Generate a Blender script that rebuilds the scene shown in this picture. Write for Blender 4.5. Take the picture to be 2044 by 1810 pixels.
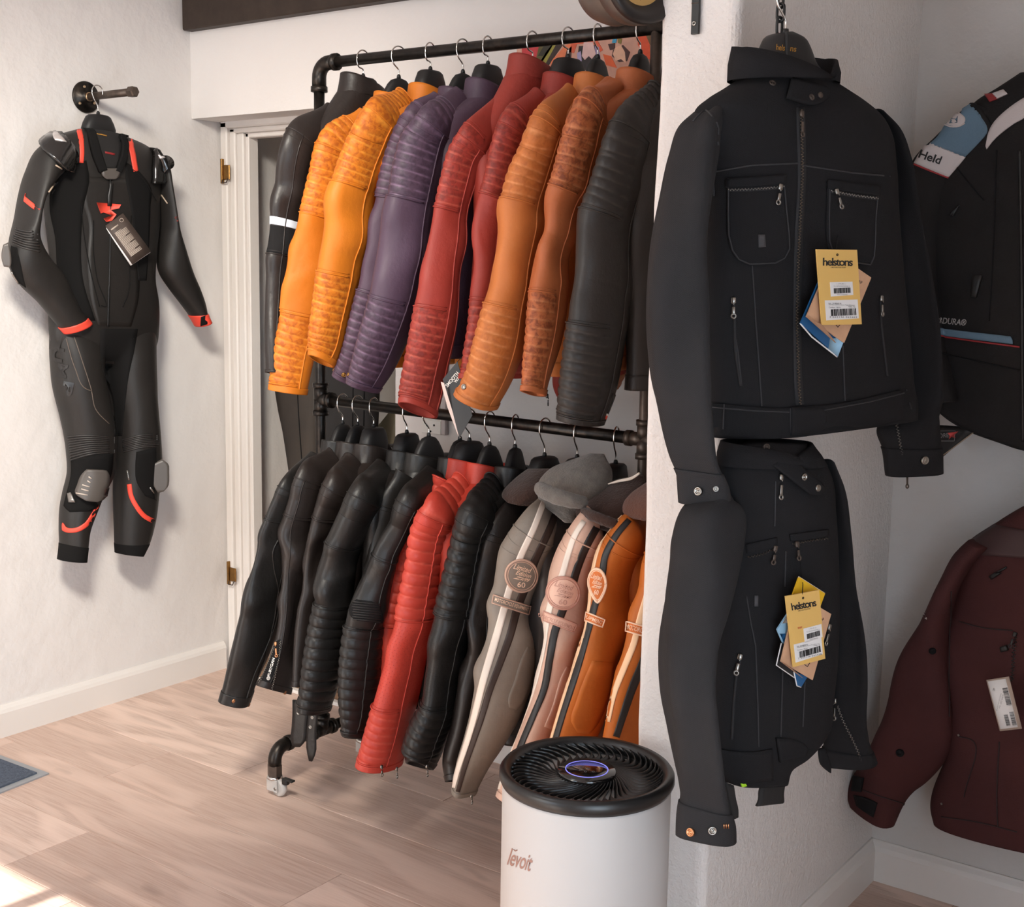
import bpy, bmesh, math, random
import numpy as np
from mathutils import Vector, Matrix
from mathutils.bvhtree import BVHTree

random.seed(7); RNG = np.random.RandomState(7)
SC = bpy.context.scene
COL = SC.collection
for o in list(bpy.data.objects):
    bpy.data.objects.remove(o)

# ------------------------------------------------------------------ camera
IW, IH = 2044.0, 1810.0
FOC, PITCH, ROLL, YAW = 2523.154, 0.144363, 0.0170337, 0.632546
EYE = np.array([0.0, 0.0, 1.35])
FWD = np.array([-math.sin(YAW) * math.cos(PITCH), math.cos(YAW) * math.cos(PITCH), -math.sin(PITCH)])
_r = np.array([math.cos(YAW), math.sin(YAW), 0.0]); _u = np.cross(_r, FWD)
RGT = math.cos(ROLL) * _r + math.sin(ROLL) * _u
UPV = -math.sin(ROLL) * _r + math.cos(ROLL) * _u
cd = bpy.data.cameras.new('camera'); cam = bpy.data.objects.new('camera', cd); COL.objects.link(cam)
cd.sensor_fit = 'HORIZONTAL'; cd.sensor_width = 36.0; cd.lens = 36.0 * FOC / IW; cd.clip_start = 0.05
M = Matrix.Identity(4)
for i in range(3):
    M[i][0], M[i][1], M[i][2], M[i][3] = RGT[i], UPV[i], -FWD[i], EYE[i]
cam.matrix_world = M
SC.camera = cam

# ------------------------------------------------------------------ light
w = bpy.data.worlds.new('sky'); SC.world = w; w.use_nodes = True
w.node_tree.nodes['Background'].inputs[0].default_value = (0.74, 0.95, 1.15, 1)
w.node_tree.nodes['Background'].inputs[1].default_value = 4.9
def lamp(name, kind, loc, aim, energy, col, size=None, size_y=None, spread=None):
    l = bpy.data.lights.new(name, kind); l.energy = energy; l.color = col
    if kind == 'AREA':
        l.shape = 'RECTANGLE'; l.size = size; l.size_y = size_y
        if spread: l.spread = spread
    if kind == 'SUN': l.angle = size
    o = bpy.data.objects.new(name, l); COL.objects.link(o); o.location = loc
    o.rotation_euler = (Vector(aim) - Vector(loc)).to_track_quat('-Z', 'Y').to_euler()
    return o
SUND = Vector((0.10, 1.0, -0.559))
lamp('sunlight', 'SUN', (-2.8, -6, 4), Vector((-2.8, -6, 4)) + SUND, 13.0, (1.0, 0.95, 0.88), 0.005)
lamp('daylight_left_window', 'AREA', (-2.66, -1.93, 1.25), (-2.66, 2, 1.1), 26, (1.0, 0.78, 0.52), .85, 1.75)
lamp('daylight_right_window', 'AREA', (0.205, .25, .5), (-3, .25, .5), 10, (0.90, 0.96, 1.0), 1.0, .7, math.radians(135))
lamp('added_overhead_fill', 'AREA', (-2.0, 0.55, 2.44), (-2.0, 0.55, 0), 6.5, (0.78, 0.90, 1.0), 0.5, 0.5)  # unseen overhead light, added to brighten the left wall and floor
spl_ = lamp('added_left_wall_spot', 'SPOT', (-1.2, 0.6, 2.4), (-3.2, 2.6, 0.7), 380, (1.0, 0.94, 0.83)); spl_.data.spot_size = math.radians(60); spl_.data.spot_blend = 1.0; spl_.data.shadow_soft_size = .22  # invented spot out of view, added to lift the left wall's brightness
SC.view_settings.view_transform = 'Standard'
SC.view_settings.look = 'None'
SC.view_settings.gamma = 1.0
SC.view_settings.use_curve_mapping = False
SC.view_settings.exposure = 0.0
SC.cycles.max_bounces = 8

# ------------------------------------------------------------------ picture geometry -> world
def ray(x, y):
    return FWD + RGT * ((x - IW / 2) / FOC) - UPV * ((y - IH / 2) / FOC)
def on(x, y, ax, val):
    d = ray(x, y); return EYE + d * ((val - EYE[ax]) / d[ax])
def on_plane(x, y, q, n):
    d = ray(x, y); return EYE + d * (np.dot(q - EYE, n) / np.dot(d, n))
def depth(p): return float(np.dot(np.asarray(p) - EYE, FWD))
def unit(v): v = np.asarray(v, float); return v / (np.linalg.norm(v) + 1e-12)

# ------------------------------------------------------------------ objects and tags
def tag(o, label=None, cat=None, group=None, kind=None):
    if label: o['label'] = label
    if cat: o['category'] = cat
    if group: o['group'] = group
    if kind: o['kind'] = kind
    return o
def thing(name, loc, label, cat, group=None):
    o = bpy.data.objects.new(name, None); COL.objects.link(o)
    o.location = [float(c) for c in loc]; o.empty_display_size = 0.05
    return tag(o, label, cat, group)
def mk(name, V, F, mat, parent=None, smooth=True, attrs=None):
    V = np.asarray(V, float)
    me = bpy.data.meshes.new(name)
    off = np.array(parent['_o']) if parent is not None and '_o' in parent.keys() else None
    me.from_pydata(V.tolist(), [], [list(map(int, f)) for f in F])
    if smooth: me.polygons.foreach_set('use_smooth', [True] * len(me.polygons))
    mats = mat if isinstance(mat, (list, tuple)) else [mat]
    for m in mats: me.materials.append(m)
    if attrs:
        for k, a in attrs.items():
            at = me.attributes.new(k, 'FLOAT', 'POINT'); at.data.foreach_set('value', np.asarray(a, np.float32))
    me.update()
    o = bpy.data.objects.new(name, me); COL.objects.link(o)
    if parent is not None:
        o.parent = parent
        root = Vector((0, 0, 0)); p = parent
        while p is not None: root += p.location; p = p.parent
        o.location = -root          # the mesh is given in world coordinates
    return o
def rebase(o):
    """move a one-mesh thing's origin to the bottom middle of its mesh"""
    me = o.data; n = len(me.vertices); a = np.empty(n * 3); me.vertices.foreach_get('co', a); a = a.reshape(-1, 3)
    c = np.array([(a[:, 0].min() + a[:, 0].max()) / 2, (a[:, 1].min() + a[:, 1].max()) / 2, a[:, 2].min()])
    me.vertices.foreach_set('co', (a - c).ravel()); o.location = o.location + Vector(c); me.update(); return o
def merge(parts):
    Vs, Fs, n = [], [], 0
    for V, F in parts:
        V = np.asarray(V, float).reshape(-1, 3); Vs.append(V)
        Fs += [[i + n for i in f] for f in F]; n += len(V)
    return np.concatenate(Vs), Fs

# ------------------------------------------------------------------ shape helpers (all return V, F)
def grid_faces(nr, ns, closed=True):
    i = np.arange(nr - 1)[:, None]; m = ns if closed else ns - 1
    j = np.arange(m)[None, :]; k = (j + 1) % ns
    return np.stack([i * ns + j, i * ns + k, (i + 1) * ns + k, (i + 1) * ns + j], -1).reshape(-1, 4).tolist()
def box(c, s, bev=0.002, R=None):
    """chamfered block"""
    hx, hy, hz = np.array(s) / 2.0; b = min(bev, hx * .9, hy * .9, hz * .9)
    bm = bmesh.new(); bmesh.ops.create_cube(bm, size=1.0)
    for v in bm.verts: v.co = (v.co.x * 2 * hx, v.co.y * 2 * hy, v.co.z * 2 * hz)
    if b > 0: bmesh.ops.bevel(bm, geom=bm.edges[:], offset=b, segments=1, affect='EDGES')
    bm.verts.index_update()
    V = np.array([v.co[:] for v in bm.verts]); F = [[v.index for v in f.verts] for f in bm.faces]; bm.free()
    if R is not None: V = V @ np.array(R).T
    return V + np.array(c), F
def slab(x0, x1, y0, y1, z0, z1, bev=0.0):
    return box(((x0 + x1) / 2, (y0 + y1) / 2, (z0 + z1) / 2), (x1 - x0, y1 - y0, z1 - z0), bev)
def tube(P, r, ns=8, cap=True, closed=False):
    P = np.asarray(P, float); n = len(P); r = np.broadcast_to(np.asarray(r, float), (n,))
    T = np.gradient(P, axis=0) if not closed else (np.roll(P, -1, 0) - np.roll(P, 1, 0))
    T /= (np.linalg.norm(T, axis=1)[:, None] + 1e-12)
    a = np.array([0, 0, 1.0]) if abs(T[0][2]) < .9 else np.array([1.0, 0, 0])
    X = unit(a - T[0] * np.dot(a, T[0])); V = []
    ph = np.arange(ns) * 2 * math.pi / ns
    for i in range(n):
        X = unit(X - T[i] * np.dot(X, T[i])); Y = np.cross(T[i], X)
        V.append(P[i] + r[i] * (np.cos(ph)[:, None] * X + np.sin(ph)[:, None] * Y))
    V = np.concatenate(V); F = grid_faces(n, ns)
    if closed:
        F += [[(n - 1) * ns + j, (n - 1) * ns + (j + 1) % ns, (j + 1) % ns, j] for j in range(ns)]
    elif cap:
        F += [list(range(ns))[::-1], list(range((n - 1) * ns, n * ns))]
    return V, F
def frame(axis, hint=(0, 0, 1)):
    z = unit(axis); h = np.array(hint, float)
    if abs(np.dot(z, unit(h))) > .95: h = np.array([1.0, 0, 0])
    x = unit(np.cross(h, z)); return x, np.cross(z, x), z
def lathe(prof, c, axis=(0, 0, 1), ns=24, cap=True):
    x, y, z = frame(axis); ph = np.arange(ns) * 2 * math.pi / ns
    V = np.concatenate([np.array(c) + z * h + max(r, 1e-5) * (np.cos(ph)[:, None] * x + np.sin(ph)[:, None] * y) for r, h in prof])
    F = grid_faces(len(prof), ns)
    if cap: F += [list(range(ns))[::-1], list(range((len(prof) - 1) * ns, len(prof) * ns))]
    return V, F
def smooth_path(P, n):
    P = np.asarray(P, float); return interp(P, n)
def interp(Q, n, t_out=None):
    """Catmull-Rom through the rows of Q (chord length on the first two or three columns)"""
    Q = np.asarray(Q, float); k = min(4, Q.shape[1])
    d = np.linalg.norm(np.diff(Q[:, :k], axis=0), axis=1) + 1e-9; t = np.r_[0, np.cumsum(d)]
    m = np.gradient(Q, t, axis=0) if len(Q) > 2 else np.repeat((Q[1:] - Q[:1]) / t[-1], 2, 0)
    x = np.linspace(0, t[-1], n) if t_out is None else t_out
    i = np.clip(np.searchsorted(t, x, 'right') - 1, 0, len(t) - 2); h = (t[i + 1] - t[i]); s = ((x - t[i]) / h)[:, None]; h = h[:, None]
    return ((2 * s**3 - 3 * s**2 + 1) * Q[i] + (s**3 - 2 * s**2 + s) * h * m[i] + (-2 * s**3 + 3 * s**2) * Q[i + 1] + (s**3 - s**2) * h * m[i + 1])

class Wrinkle:
    def __init__(s, amp, seed, kmin=8, kmax=45, n=14, mmax=4):
        r = np.random.RandomState(seed); s.amp = amp
        s.m = r.randint(1, mmax + 1, n); s.k = r.uniform(kmin, kmax, n) * r.choice([-1, 1], n); s.p = r.uniform(0, 6.28, n)
        s.a = 1.0 / (1 + np.abs(s.k) / 14.0); s.a /= np.sqrt((s.a**2).sum() / 2)
    def __call__(s, S, TH):
        d = np.zeros(np.broadcast(S, TH).shape)
        for m, k, p, a in zip(s.m, s.k, s.p, s.a): d += a * np.sin(m * TH + k * S + p)
        # sharpen the ridges a little, like cloth folds
        return s.amp * (d + 0.35 * np.abs(d) - 0.25)

class Loft:
    """a tube of rings; angle 0 = right edge seen from the camera, 90 = front, 180 = left edge"""
    def __init__(s, C, A, B, ns=40, expo=2.0, disp=None, phi0=None, sig=None):
        n = len(C); th = np.arange(ns) * 2 * math.pi / ns
        s.th = th; s.n = n; s.ns = ns
        s.S = np.r_[0, np.cumsum(np.linalg.norm(np.diff(C, axis=0), axis=1))]
        ph = th[None, :] * np.ones((n, 1))
        if phi0 is not None: ph = phi0[:, None] + sig * ph
        c, q = np.cos(ph), np.sin(ph)
        e = 2.0 / np.broadcast_to(np.asarray(expo, float), (n,))[:, None]
        cc = np.sign(c) * np.abs(c)**e; qq = np.sign(q) * np.abs(q)**e
        a = np.linalg.norm(A, axis=1)[:, None]; b = np.linalg.norm(B, axis=1)[:, None]
        N = (A / a)[:, None, :] * (c / a)[..., None] + (B / b)[:, None, :] * (q / b)[..., None]
        s.N = N / np.linalg.norm(N, axis=2)[..., None]
        s.P = C[:, None, :] + A[:, None, :] * cc[..., None] + B[:, None, :] * qq[..., None]
        s.C = C
        if disp is not None: s.P = s.P + s.N * disp(s.S[:, None], th[None, :])[..., None]
    def mesh(s, open_end=True, open_start=False, inset=.9, back=.03):
        R = [s.P]; 
        if open_start:
            c = s.C[0]; d = unit(s.C[2] - s.C[0])
            R = [(c + (s.P[0] - c) * .85 + d * back)[None], (c + (s.P[0] - c) * inset)[None]] + R
        if open_end:
            c = s.P[-1].mean(0); d = unit(s.C[-3] - s.C[-1])
            R += [(c + (s.P[-1] - c) * inset)[None], (c + (s.P[-1] - c) * .82 + d * back)[None]]
        G = np.concatenate(R); n = len(G); V = G.reshape(-1, 3); F = grid_faces(n, s.ns)
        V = np.concatenate([V, G[0].mean(0)[None], G[-1].mean(0)[None]]); k = n * s.ns
        F += [[(j + 1) % s.ns, j, k] for j in range(s.ns)]
        F += [[(n - 1) * s.ns + j, (n - 1) * s.ns + (j + 1) % s.ns, k + 1] for j in range(s.ns)]
        # outward orientation
        g = G[n // 2]; t = G[min(n // 2 + 1, n - 1)] - g; nrm = np.cross((np.roll(g, -1, 0) - g)[0], t[0])
        if np.dot(nrm, g[0] - g.mean(0)) < 0: F = [f[::-1] for f in F]
        return V, F
    def bvh(s):
        return BVHTree.FromPolygons(s.P.reshape(-1, 3).tolist(), grid_faces(s.n, s.ns))
    def band(s, i0, i1, off, thick=.0015):
        P = s.P[i0:i1] + s.N[i0:i1] * off; n = len(P)
        Q = s.P[i0:i1] + s.N[i0:i1] * (off - thick - .002)
        G = np.concatenate([Q[:1], P, Q[-1:]]); return G.reshape(-1, 3), grid_faces(n + 2, s.ns)
    def ring(s, i, off, t0, t1, r):
        j = [k for k in range(s.ns + 1) if t0 <= k * 360.0 / s.ns <= t1]
        P = np.array([s.P[i, k % s.ns] + s.N[i, k % s.ns] * off for k in j]); return tube(P, r, 6)
    def row_at(s, py, px=None):
        pts = s.C - EYE; z = pts @ FWD; y = IH / 2 - FOC * (pts @ UPV) / z
        return int(np.argmin(np.abs(y - py)))
    def column(s, th, i0, i1, off, r):
        j = int(round(th / 360.0 * s.ns)) % s.ns; st = max(1, (i1 - i0) // 60)
        return tube(s.P[i0:i1:st, j] + s.N[i0:i1:st, j] * off, r, 6)

# ------------------------------------------------------------------ surfaces seen through a picture point
def facing(n, d):
    n = np.asarray(n, float); return n if np.dot(n, d) < 0 else -n
def S_plane(q, n):
    q = np.asarray(q, float); n = facing(unit(n), q - EYE)
    return lambda x, y: (on_plane(x, y, q, n), n)
def S_bvh(bvhs, q=None, n=None):
    if not isinstance(bvhs, (list, tuple)): bvhs = [bvhs]
    def f(x, y):
        d = ray(x, y); best = None
        for b in bvhs:
            loc, nor, idx, dist = b.ray_cast(Vector(EYE), Vector(d))
            if loc is not None and (best is None or dist < best[2]): best = (np.array(loc), facing(np.array(nor), d), dist)
        if best: return best[0], best[1]
        if q is not None:
            p = on_plane(x, y, np.asarray(q, float), np.asarray(n, float))
        else: p = EYE + d * 2.5
        for b in bvhs:
            loc, nor, idx, dist = b.find_nearest(Vector(p))
            if loc is not None and (best is None or dist < best[2]): best = (np.array(loc), facing(np.array(nor), d), dist)
        return best[0], best[1]
    return f
def S_loft(lf):
    """like S_bvh but for a sleeve: a picture point is mapped to ring and angle, so details stay on the sleeve"""
    h = lf.ns // 2; G = lf.P[:, :h + 1] - EYE; z = G @ FWD
    Q = np.stack([IW / 2 + FOC * (G @ RGT) / z, IH / 2 - FOC * (G @ UPV) / z], -1); n_, m_ = Q.shape[:2]
    def f(x, y):
        p = np.array([x, y], float); k = int(((Q - p)**2).sum(-1).argmin()); i, j = divmod(k, m_)
        i0, i1, j0, j1 = max(i - 1, 0), min(i + 1, n_ - 1), max(j - 1, 0), min(j + 1, m_ - 1)
        J = np.stack([(Q[i1, j] - Q[i0, j]) / (i1 - i0), (Q[i, j1] - Q[i, j0]) / (j1 - j0)], 1)
        di, dj = 0.0, 0.0
        if abs(np.linalg.det(J)) > 1e-6: di, dj = np.clip(np.linalg.solve(J, p - Q[i, j]), -.7, .7)
        fi, fj = min(max(i + di, 0), n_ - 1.001), min(max(j + dj, 0), m_ - 1.001); i, j = int(fi), int(fj); a, b = fi - i, fj - j
        bl = lambda X: (X[i, j] * (1 - a) * (1 - b) + X[i + 1, j] * a * (1 - b) + X[i, j + 1] * (1 - a) * b + X[i + 1, j + 1] * a * b)
        return bl(lf.P), unit(bl(lf.N))
    return f
def px2m(s, x, y, px):
    return px * depth(s(x, y)[0]) / FOC
def dense(pl, step=6.0):
    pl = np.asarray(pl, float); out = [pl[0]]
    for a, b in zip(pl[:-1], pl[1:]):
        k = max(1, int(np.linalg.norm(b - a) / step))
        out += [a + (b - a) * (i / k) for i in range(1, k + 1)]
    return np.array(out)
def spl(pl, n=24): return interp(np.asarray(pl, float), n)
def seam(s, pl, r=.0012, lift=.0004, step=6.0, ns=6, curve=False):
    pl = spl(pl, max(8, 6 * len(pl))) if curve else dense(pl, step)
    P = []
    for x, y in pl:
        p, n = s(x, y); P.append(p + n * lift)
    return tube(np.array(P), r, ns)
def patch(s, rows, nr=8, nc=8, thick=.0015, lift=.0003, smooth=True):
    rows = np.asarray(rows, float)
    R = interp(rows, nr) if smooth and len(rows) > 2 else np.array([[np.interp(t, np.linspace(0, 1, len(rows)), rows[:, k]) for k in range(4)] for t in np.linspace(0, 1, nr)])
    F0 = np.zeros((nr, nc, 3)); B0 = np.zeros((nr, nc, 3))
    for i, (a, b, c, d) in enumerate(R):
        for j in range(nc):
            t = j / (nc - 1); p, n = s(a + (c - a) * t, b + (d - b) * t)
            F0[i, j] = p + n * (lift + thick); B0[i, j] = p + n * (lift - .001)
    V = np.concatenate([F0.reshape(-1, 3), B0.reshape(-1, 3)]); k = nr * nc
    F = grid_faces(nr, nc, False); F = [f[::-1] for f in F]
    F += [[a + k for a in f[::-1]] for f in F]
    rim = [j for j in range(nc)] + [i * nc + nc - 1 for i in range(1, nr)] + [(nr - 1) * nc + j for j in range(nc - 2, -1, -1)] + [i * nc for i in range(nr - 2, 0, -1)]
    F += [[rim[i], rim[(i + 1) % len(rim)], rim[(i + 1) % len(rim)] + k, rim[i] + k] for i in range(len(rim))]
    return V, F
def poly(s, pts, thick=.001, lift=.0003):
    n = len(pts); P = [s(x, y) for x, y in pts]
    V = [p + m * (lift + thick) for p, m in P] + [p + m * (lift - .0008) for p, m in P]
    F = [list(range(n)), list(range(2 * n - 1, n - 1, -1))] + [[i, (i + 1) % n, (i + 1) % n + n, i + n] for i in range(n)]
    return np.array(V), F
def ribbon(s, pl, wpx, thick=.0012, lift=.0003, step=8.0, nc=4, curve=True):
    pl = spl(pl, max(10, int(len(pl) * 5))) if curve else dense(pl, step)
    T = np.gradient(pl, axis=0); T /= np.linalg.norm(T, axis=1)[:, None]; Nn = np.stack([-T[:, 1], T[:, 0]], 1)
    wpx = np.interp(np.linspace(0, 1, len(pl)), np.linspace(0, 1, len(np.atleast_1d(wpx))), np.atleast_1d(wpx))[:, None]
    L = pl - Nn * wpx / 2; Rr = pl + Nn * wpx / 2
    return patch(s, np.concatenate([L, Rr], 1), len(pl), nc, thick, lift, smooth=False)
def stud(s, x, y, rpx, prof, lift=0.0, ns=20):
    p, n = s(x, y); r = rpx * depth(p) / FOC
    return lathe([(a * r, b * r + lift) for a, b in prof], p, n, ns)
SNAP = [(1.0, -.3), (1.0, .25), (.85, .42), (.62, .3), (.55, .12), (.3, .12), (.28, .3), (.12, .34), (0, .34)]
DOME = [(1.0, -.3), (1.0, .2), (.9, .4), (.75, .48), (.7, .40), (.55, .42), (.3, .55), (0, .6)]
_tc = {}
def text_mesh(body, bold=0.0, shear=0.0, spacing=1.0):
    k = (body, bold, shear, spacing)
    if k not in _tc:
        cu = bpy.data.curves.new('lettering', 'FONT'); cu.body = body; cu.size = 1.0; cu.shear = shear; cu.offset = bold
        cu.space_character = spacing; cu.resolution_u = 3; cu.fill_mode = 'FRONT'
        ob = bpy.data.objects.new('lettering', cu); me = bpy.data.meshes.new_from_object(ob)
        V = np.array([v.co[:] for v in me.vertices]); F = [list(p.vertices) for p in me.polygons]
        bpy.data.objects.remove(ob); bpy.data.meshes.remove(me); bpy.data.curves.remove(cu)
        V = V - [(V[:, 0].min() + V[:, 0].max()) / 2, (V[:, 1].min() + V[:, 1].max()) / 2, 0]
        _tc[k] = (V, F)
    return _tc[k]
def text(s, body, cx, cy, wpx, hpx, ang=0.0, lift=.0008, bold=0.0, shear=0.0, spacing=1.0, skew=0.0):
    """lettering lying on a surface, fitted into a box of wpx by hpx picture pixels turned by ang degrees"""
    V, F = text_mesh(body, bold, shear, spacing)
    ex = V[:, 0].max() - V[:, 0].min(); ey = V[:, 1].max() - V[:, 1].min()
    a = math.radians(ang); out = []
    for v in V:
        X = v[0] / ex * wpx + skew * v[1] / ey * hpx; Y = v[1] / ey * hpx
        p, n = s(cx + X * math.cos(a) - Y * math.sin(a), cy - X * math.sin(a) - Y * math.cos(a))
        out.append(p + n * lift)
    return np.array(out), F
def teeth(s, pl, step_px=3.0, wpx=4.0, lift=.0008):
    """zip teeth: short blocks set across the zip, left and right in turn"""
    pl = dense(pl, step_px); parts = []
    for i in range(len(pl) - 1):
        d = unit(pl[i + 1] - pl[i]); nn = np.array([-d[1], d[0]]) * (1 if i % 2 else -1) * wpx * .2
        c = (pl[i] + pl[i + 1]) / 2 + nn; p, n = s(*c); q, _ = s(*(c + nn * 2)); f, _ = s(*(c + d * 2))
        X = unit(q - p); Z = n; Y = unit(np.cross(Z, X)); X = np.cross(Y, Z); m = depth(p) / FOC
        parts.append(box(p + n * lift, (wpx * .65 * m, step_px * .6 * m, .0016), 0, np.stack([X, Y, Z], 1)))
    return merge(parts)
def barcode(s, x0, y0, x1, y1, x3, y3, seed, n=26, lift=.0006):
    """bars between the top edge (x0,y0)-(x1,y1) and the bottom left corner (x3,y3)"""
    r = np.random.RandomState(seed); parts = []; t = 0.0
    while t < 1:
        a = t; b = min(1, t + r.choice([.012, .02, .034])); t = b + r.choice([.012, .02, .03])
        c = [(x0 + (x1 - x0) * a, y0 + (y1 - y0) * a), (x0 + (x1 - x0) * b, y0 + (y1 - y0) * b)]
        c += [(c[1][0] + x3 - x0, c[1][1] + y3 - y0), (c[0][0] + x3 - x0, c[0][1] + y3 - y0)]
        parts.append(poly(s, c, .0002, lift))
    return merge(parts)

# ------------------------------------------------------------------ materials
def s2l(c): return tuple(((v / 255.0) / 12.92 if v <= 10 else (((v / 255.0) + .055) / 1.055)**2.4) for v in c)
MATS = {}
def mat(name, rgb, rough=.6, metal=0.0, spec=.5, noise=None, bump=None, rgb2=None, wear=None, mott=None, sheen=0.0, coat=0.0, emit=None, trans=0.0, wave=None):
    """rgb in display values. noise=(scale, amount) mixes towards rgb2; bump=(scale, strength, distance)"""
    if name in MATS: return MATS[name]
    m = bpy.data.materials.new(name); m.use_nodes = True; nt = m.node_tree; N = nt.nodes; L = nt.links
    b = N['Principled BSDF']; c = s2l(rgb)
    b.inputs['Base Color'].default_value = (*c, 1); b.inputs['Roughness'].default_value = rough
    b.inputs['Metallic'].default_value = metal; b.inputs['Specular IOR Level'].default_value = spec
    if sheen: b.inputs['Sheen Weight'].default_value = sheen; b.inputs['Sheen Roughness'].default_value = .5
    if coat: b.inputs['Coat Weight'].default_value = coat; b.inputs['Coat Roughness'].default_value = .15
    if trans: b.inputs['Transmission Weight'].default_value = trans; b.inputs['IOR'].default_value = 1.46
    if emit: b.inputs['Emission Color'].default_value = (*s2l(emit[0]), 1); b.inputs['Emission Strength'].default_value = emit[1]
    tc = N.new('ShaderNodeTexCoord'); src = None
    def mix(fac, a, bcol, mode='MIX'):
        x = N.new('ShaderNodeMix'); x.data_type = 'RGBA'; x.blend_type = mode
        if isinstance(fac, (int, float)): x.inputs[0].default_value = fac
        else: L.new(fac, x.inputs[0])
        for k, q in ((6, a), (7, bcol)):
            if hasattr(q, 'is_output'): L.new(q, x.inputs[k])
            else: x.inputs[k].default_value = (*q, 1)
        return x.outputs[2]
    def nz(scale, detail=4, rough_=.55, dist=0.0):
        t = N.new('ShaderNodeTexNoise'); t.inputs['Scale'].default_value = scale; t.inputs['Detail'].default_value = detail
        t.inputs['Roughness'].default_value = rough_; t.inputs['Distortion'].default_value = dist; L.new(tc.outputs['Object'], t.inputs['Vector']); return t.outputs[0]
    def ramp(sock, lo, hi, mx=1.0):
        r = N.new('ShaderNodeMapRange'); L.new(sock, r.inputs[0]); r.inputs[1].default_value = lo; r.inputs[2].default_value = hi; r.inputs[4].default_value = mx; return r.outputs[0]
    def mul(a, bb):
        r = N.new('ShaderNodeMath'); r.operation = 'MULTIPLY'; L.new(a, r.inputs[0])
        if isinstance(bb, (int, float)): r.inputs[1].default_value = bb
        else: L.new(bb, r.inputs[1])
        return r.outputs[0]
    src = c
    if noise:
        src = mix(ramp(nz(noise[0], 5), .35, .7, noise[1]), src, s2l(rgb2 or tuple(v * .75 for v in rgb)))
    if mott:   # darker hand-rubbed spots on the quilted panels
        a = N.new('ShaderNodeAttribute'); a.attribute_name = 'quilt'
        src = mix(mul(a.outputs['Fac'], ramp(nz(mott[0], 3, .6, .6), .42, .62, mott[1])), src, s2l(mott[2]))
    if wear:   # paler rubbed stitching lines
        a = N.new('ShaderNodeAttribute'); a.attribute_name = 'rub'
        src = mix(mul(a.outputs['Fac'], ramp(nz(45, 3), .3, .65, wear[0])), src, s2l(wear[1]))
    if wave:   # woven twill
        t = N.new('ShaderNodeTexWave'); t.inputs['Scale'].default_value = wave[0]; t.inputs['Distortion'].default_value = 1.5; t.inputs['Detail'].default_value = 2
        t.bands_direction = 'DIAGONAL'; L.new(tc.outputs['Object'], t.inputs['Vector'])
        src = mix(mul(t.outputs['Fac'], wave[1]), src, s2l(wave[2]))
    if hasattr(src, 'is_output'): L.new(src, b.inputs['Base Color'])
    if bump:
        bs = bump if isinstance(bump, list) else [bump]; prev = None
        for sc_, st, di in bs:
            bp = N.new('ShaderNodeBump'); bp.inputs['Strength'].default_value = st; bp.inputs['Distance'].default_value = di
            L.new(nz(sc_, 4), bp.inputs['Height'])
            if prev is not None: L.new(prev, bp.inputs['Normal'])
            prev = bp.outputs[0]
        L.new(prev, b.inputs['Normal'])
    MATS[name] = m
    return m
def leather(name, rgb, dark=None, pale=None, rough=.42, mott=0.0, spec=.38, wear=.7):
    return mat(name, rgb, rough, 0, spec, noise=(7, .5), rgb2=tuple(v * .8 for v in rgb), bump=[(500, .25, .0006), (60, .3, .002), (16, .3, .008)],
               mott=(85, mott, dark) if mott else None, wear=(wear, pale) if pale else None)
PLASTER = mat('painted_plaster', (226, 221, 218), .85, 0, .25, noise=(2.2, .25), rgb2=(220, 212, 207), bump=[(9, .35, .02), (90, .25, .003)])
ROUGH = mat('rough_plaster', (226, 220, 216), .9, 0, .2, noise=(3, .3), rgb2=(216, 209, 205), bump=[(130, .75, .004), (25, .35, .01)])
STAIN = mat('stained_plaster', (212, 208, 205), .9, 0, .2, noise=(2.5, .5), rgb2=(192, 184, 176), bump=[(60, .4, .004), (9, .3, .02)])
GLOSSW = mat('white_gloss_paint', (228, 222, 217), .45, 0, .4, noise=(3, .3), rgb2=(222, 213, 206), bump=(14, .08, .01))
BEAM = mat('dark_stained_beam', (52, 42, 36), .55, 0, .3, noise=(14, .6), rgb2=(70, 58, 50), bump=(40, .3, .003))
PIPE = mat('black_steel_pipe', (34, 32, 31), .35, .75, .5, noise=(60, .5), rgb2=(78, 68, 60), bump=(200, .12, .001))
IRON = mat('raw_iron', (96, 84, 76), .45, .7, .5, noise=(50, .6), rgb2=(60, 52, 48), bump=(180, .15, .001))
CHROME = mat('chrome_wire', (205, 203, 200), .18, 1.0)
STEEL = mat('zip_steel', (150, 146, 140), .3, 1.0)
BRASS = mat('old_brass', (150, 112, 62), .4, .9, noise=(80, .5), rgb2=(110, 84, 52))
COPPER = mat('copper_snap', (196, 140, 100), .3, .9)
HANG = mat('black_hanger_plastic', (26, 25, 26), .5, 0, .4)
BLK = mat('black_knit', (22, 21, 22), .85, 0, .2, bump=(400, .3, .001))
RUBBER = mat('black_plastic', (30, 29, 29), .4, 0, .4)
LINING = mat('dark_lining', (24, 22, 22), .8)
WHITE = mat('white_print', (225, 220, 214), .7)
PAPER = mat('white_label_paper', (226, 222, 220), .7)
INK = mat('black_ink', (26, 24, 24), .7)
GREYINK = mat('grey_ink', (150, 146, 142), .7)
# ------------------------------------------------------------------ the room
XL, YB, YD, XA, XB, YC = -3.225, 2.674, 2.778, -1.077, -0.933, 1.85
YF, XR, ZC = -2.0, 0.22, 2.5
def struct(name, V, F, m, parent=None, smooth=False):
    o = mk(name, V, F, m, parent, smooth)
    if parent is None: o['kind'] = 'structure'
    return o
struct('wall_left', *slab(XL - .2, XL, YF - .2, YB + 1.2, 0, ZC), PLASTER)
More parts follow.
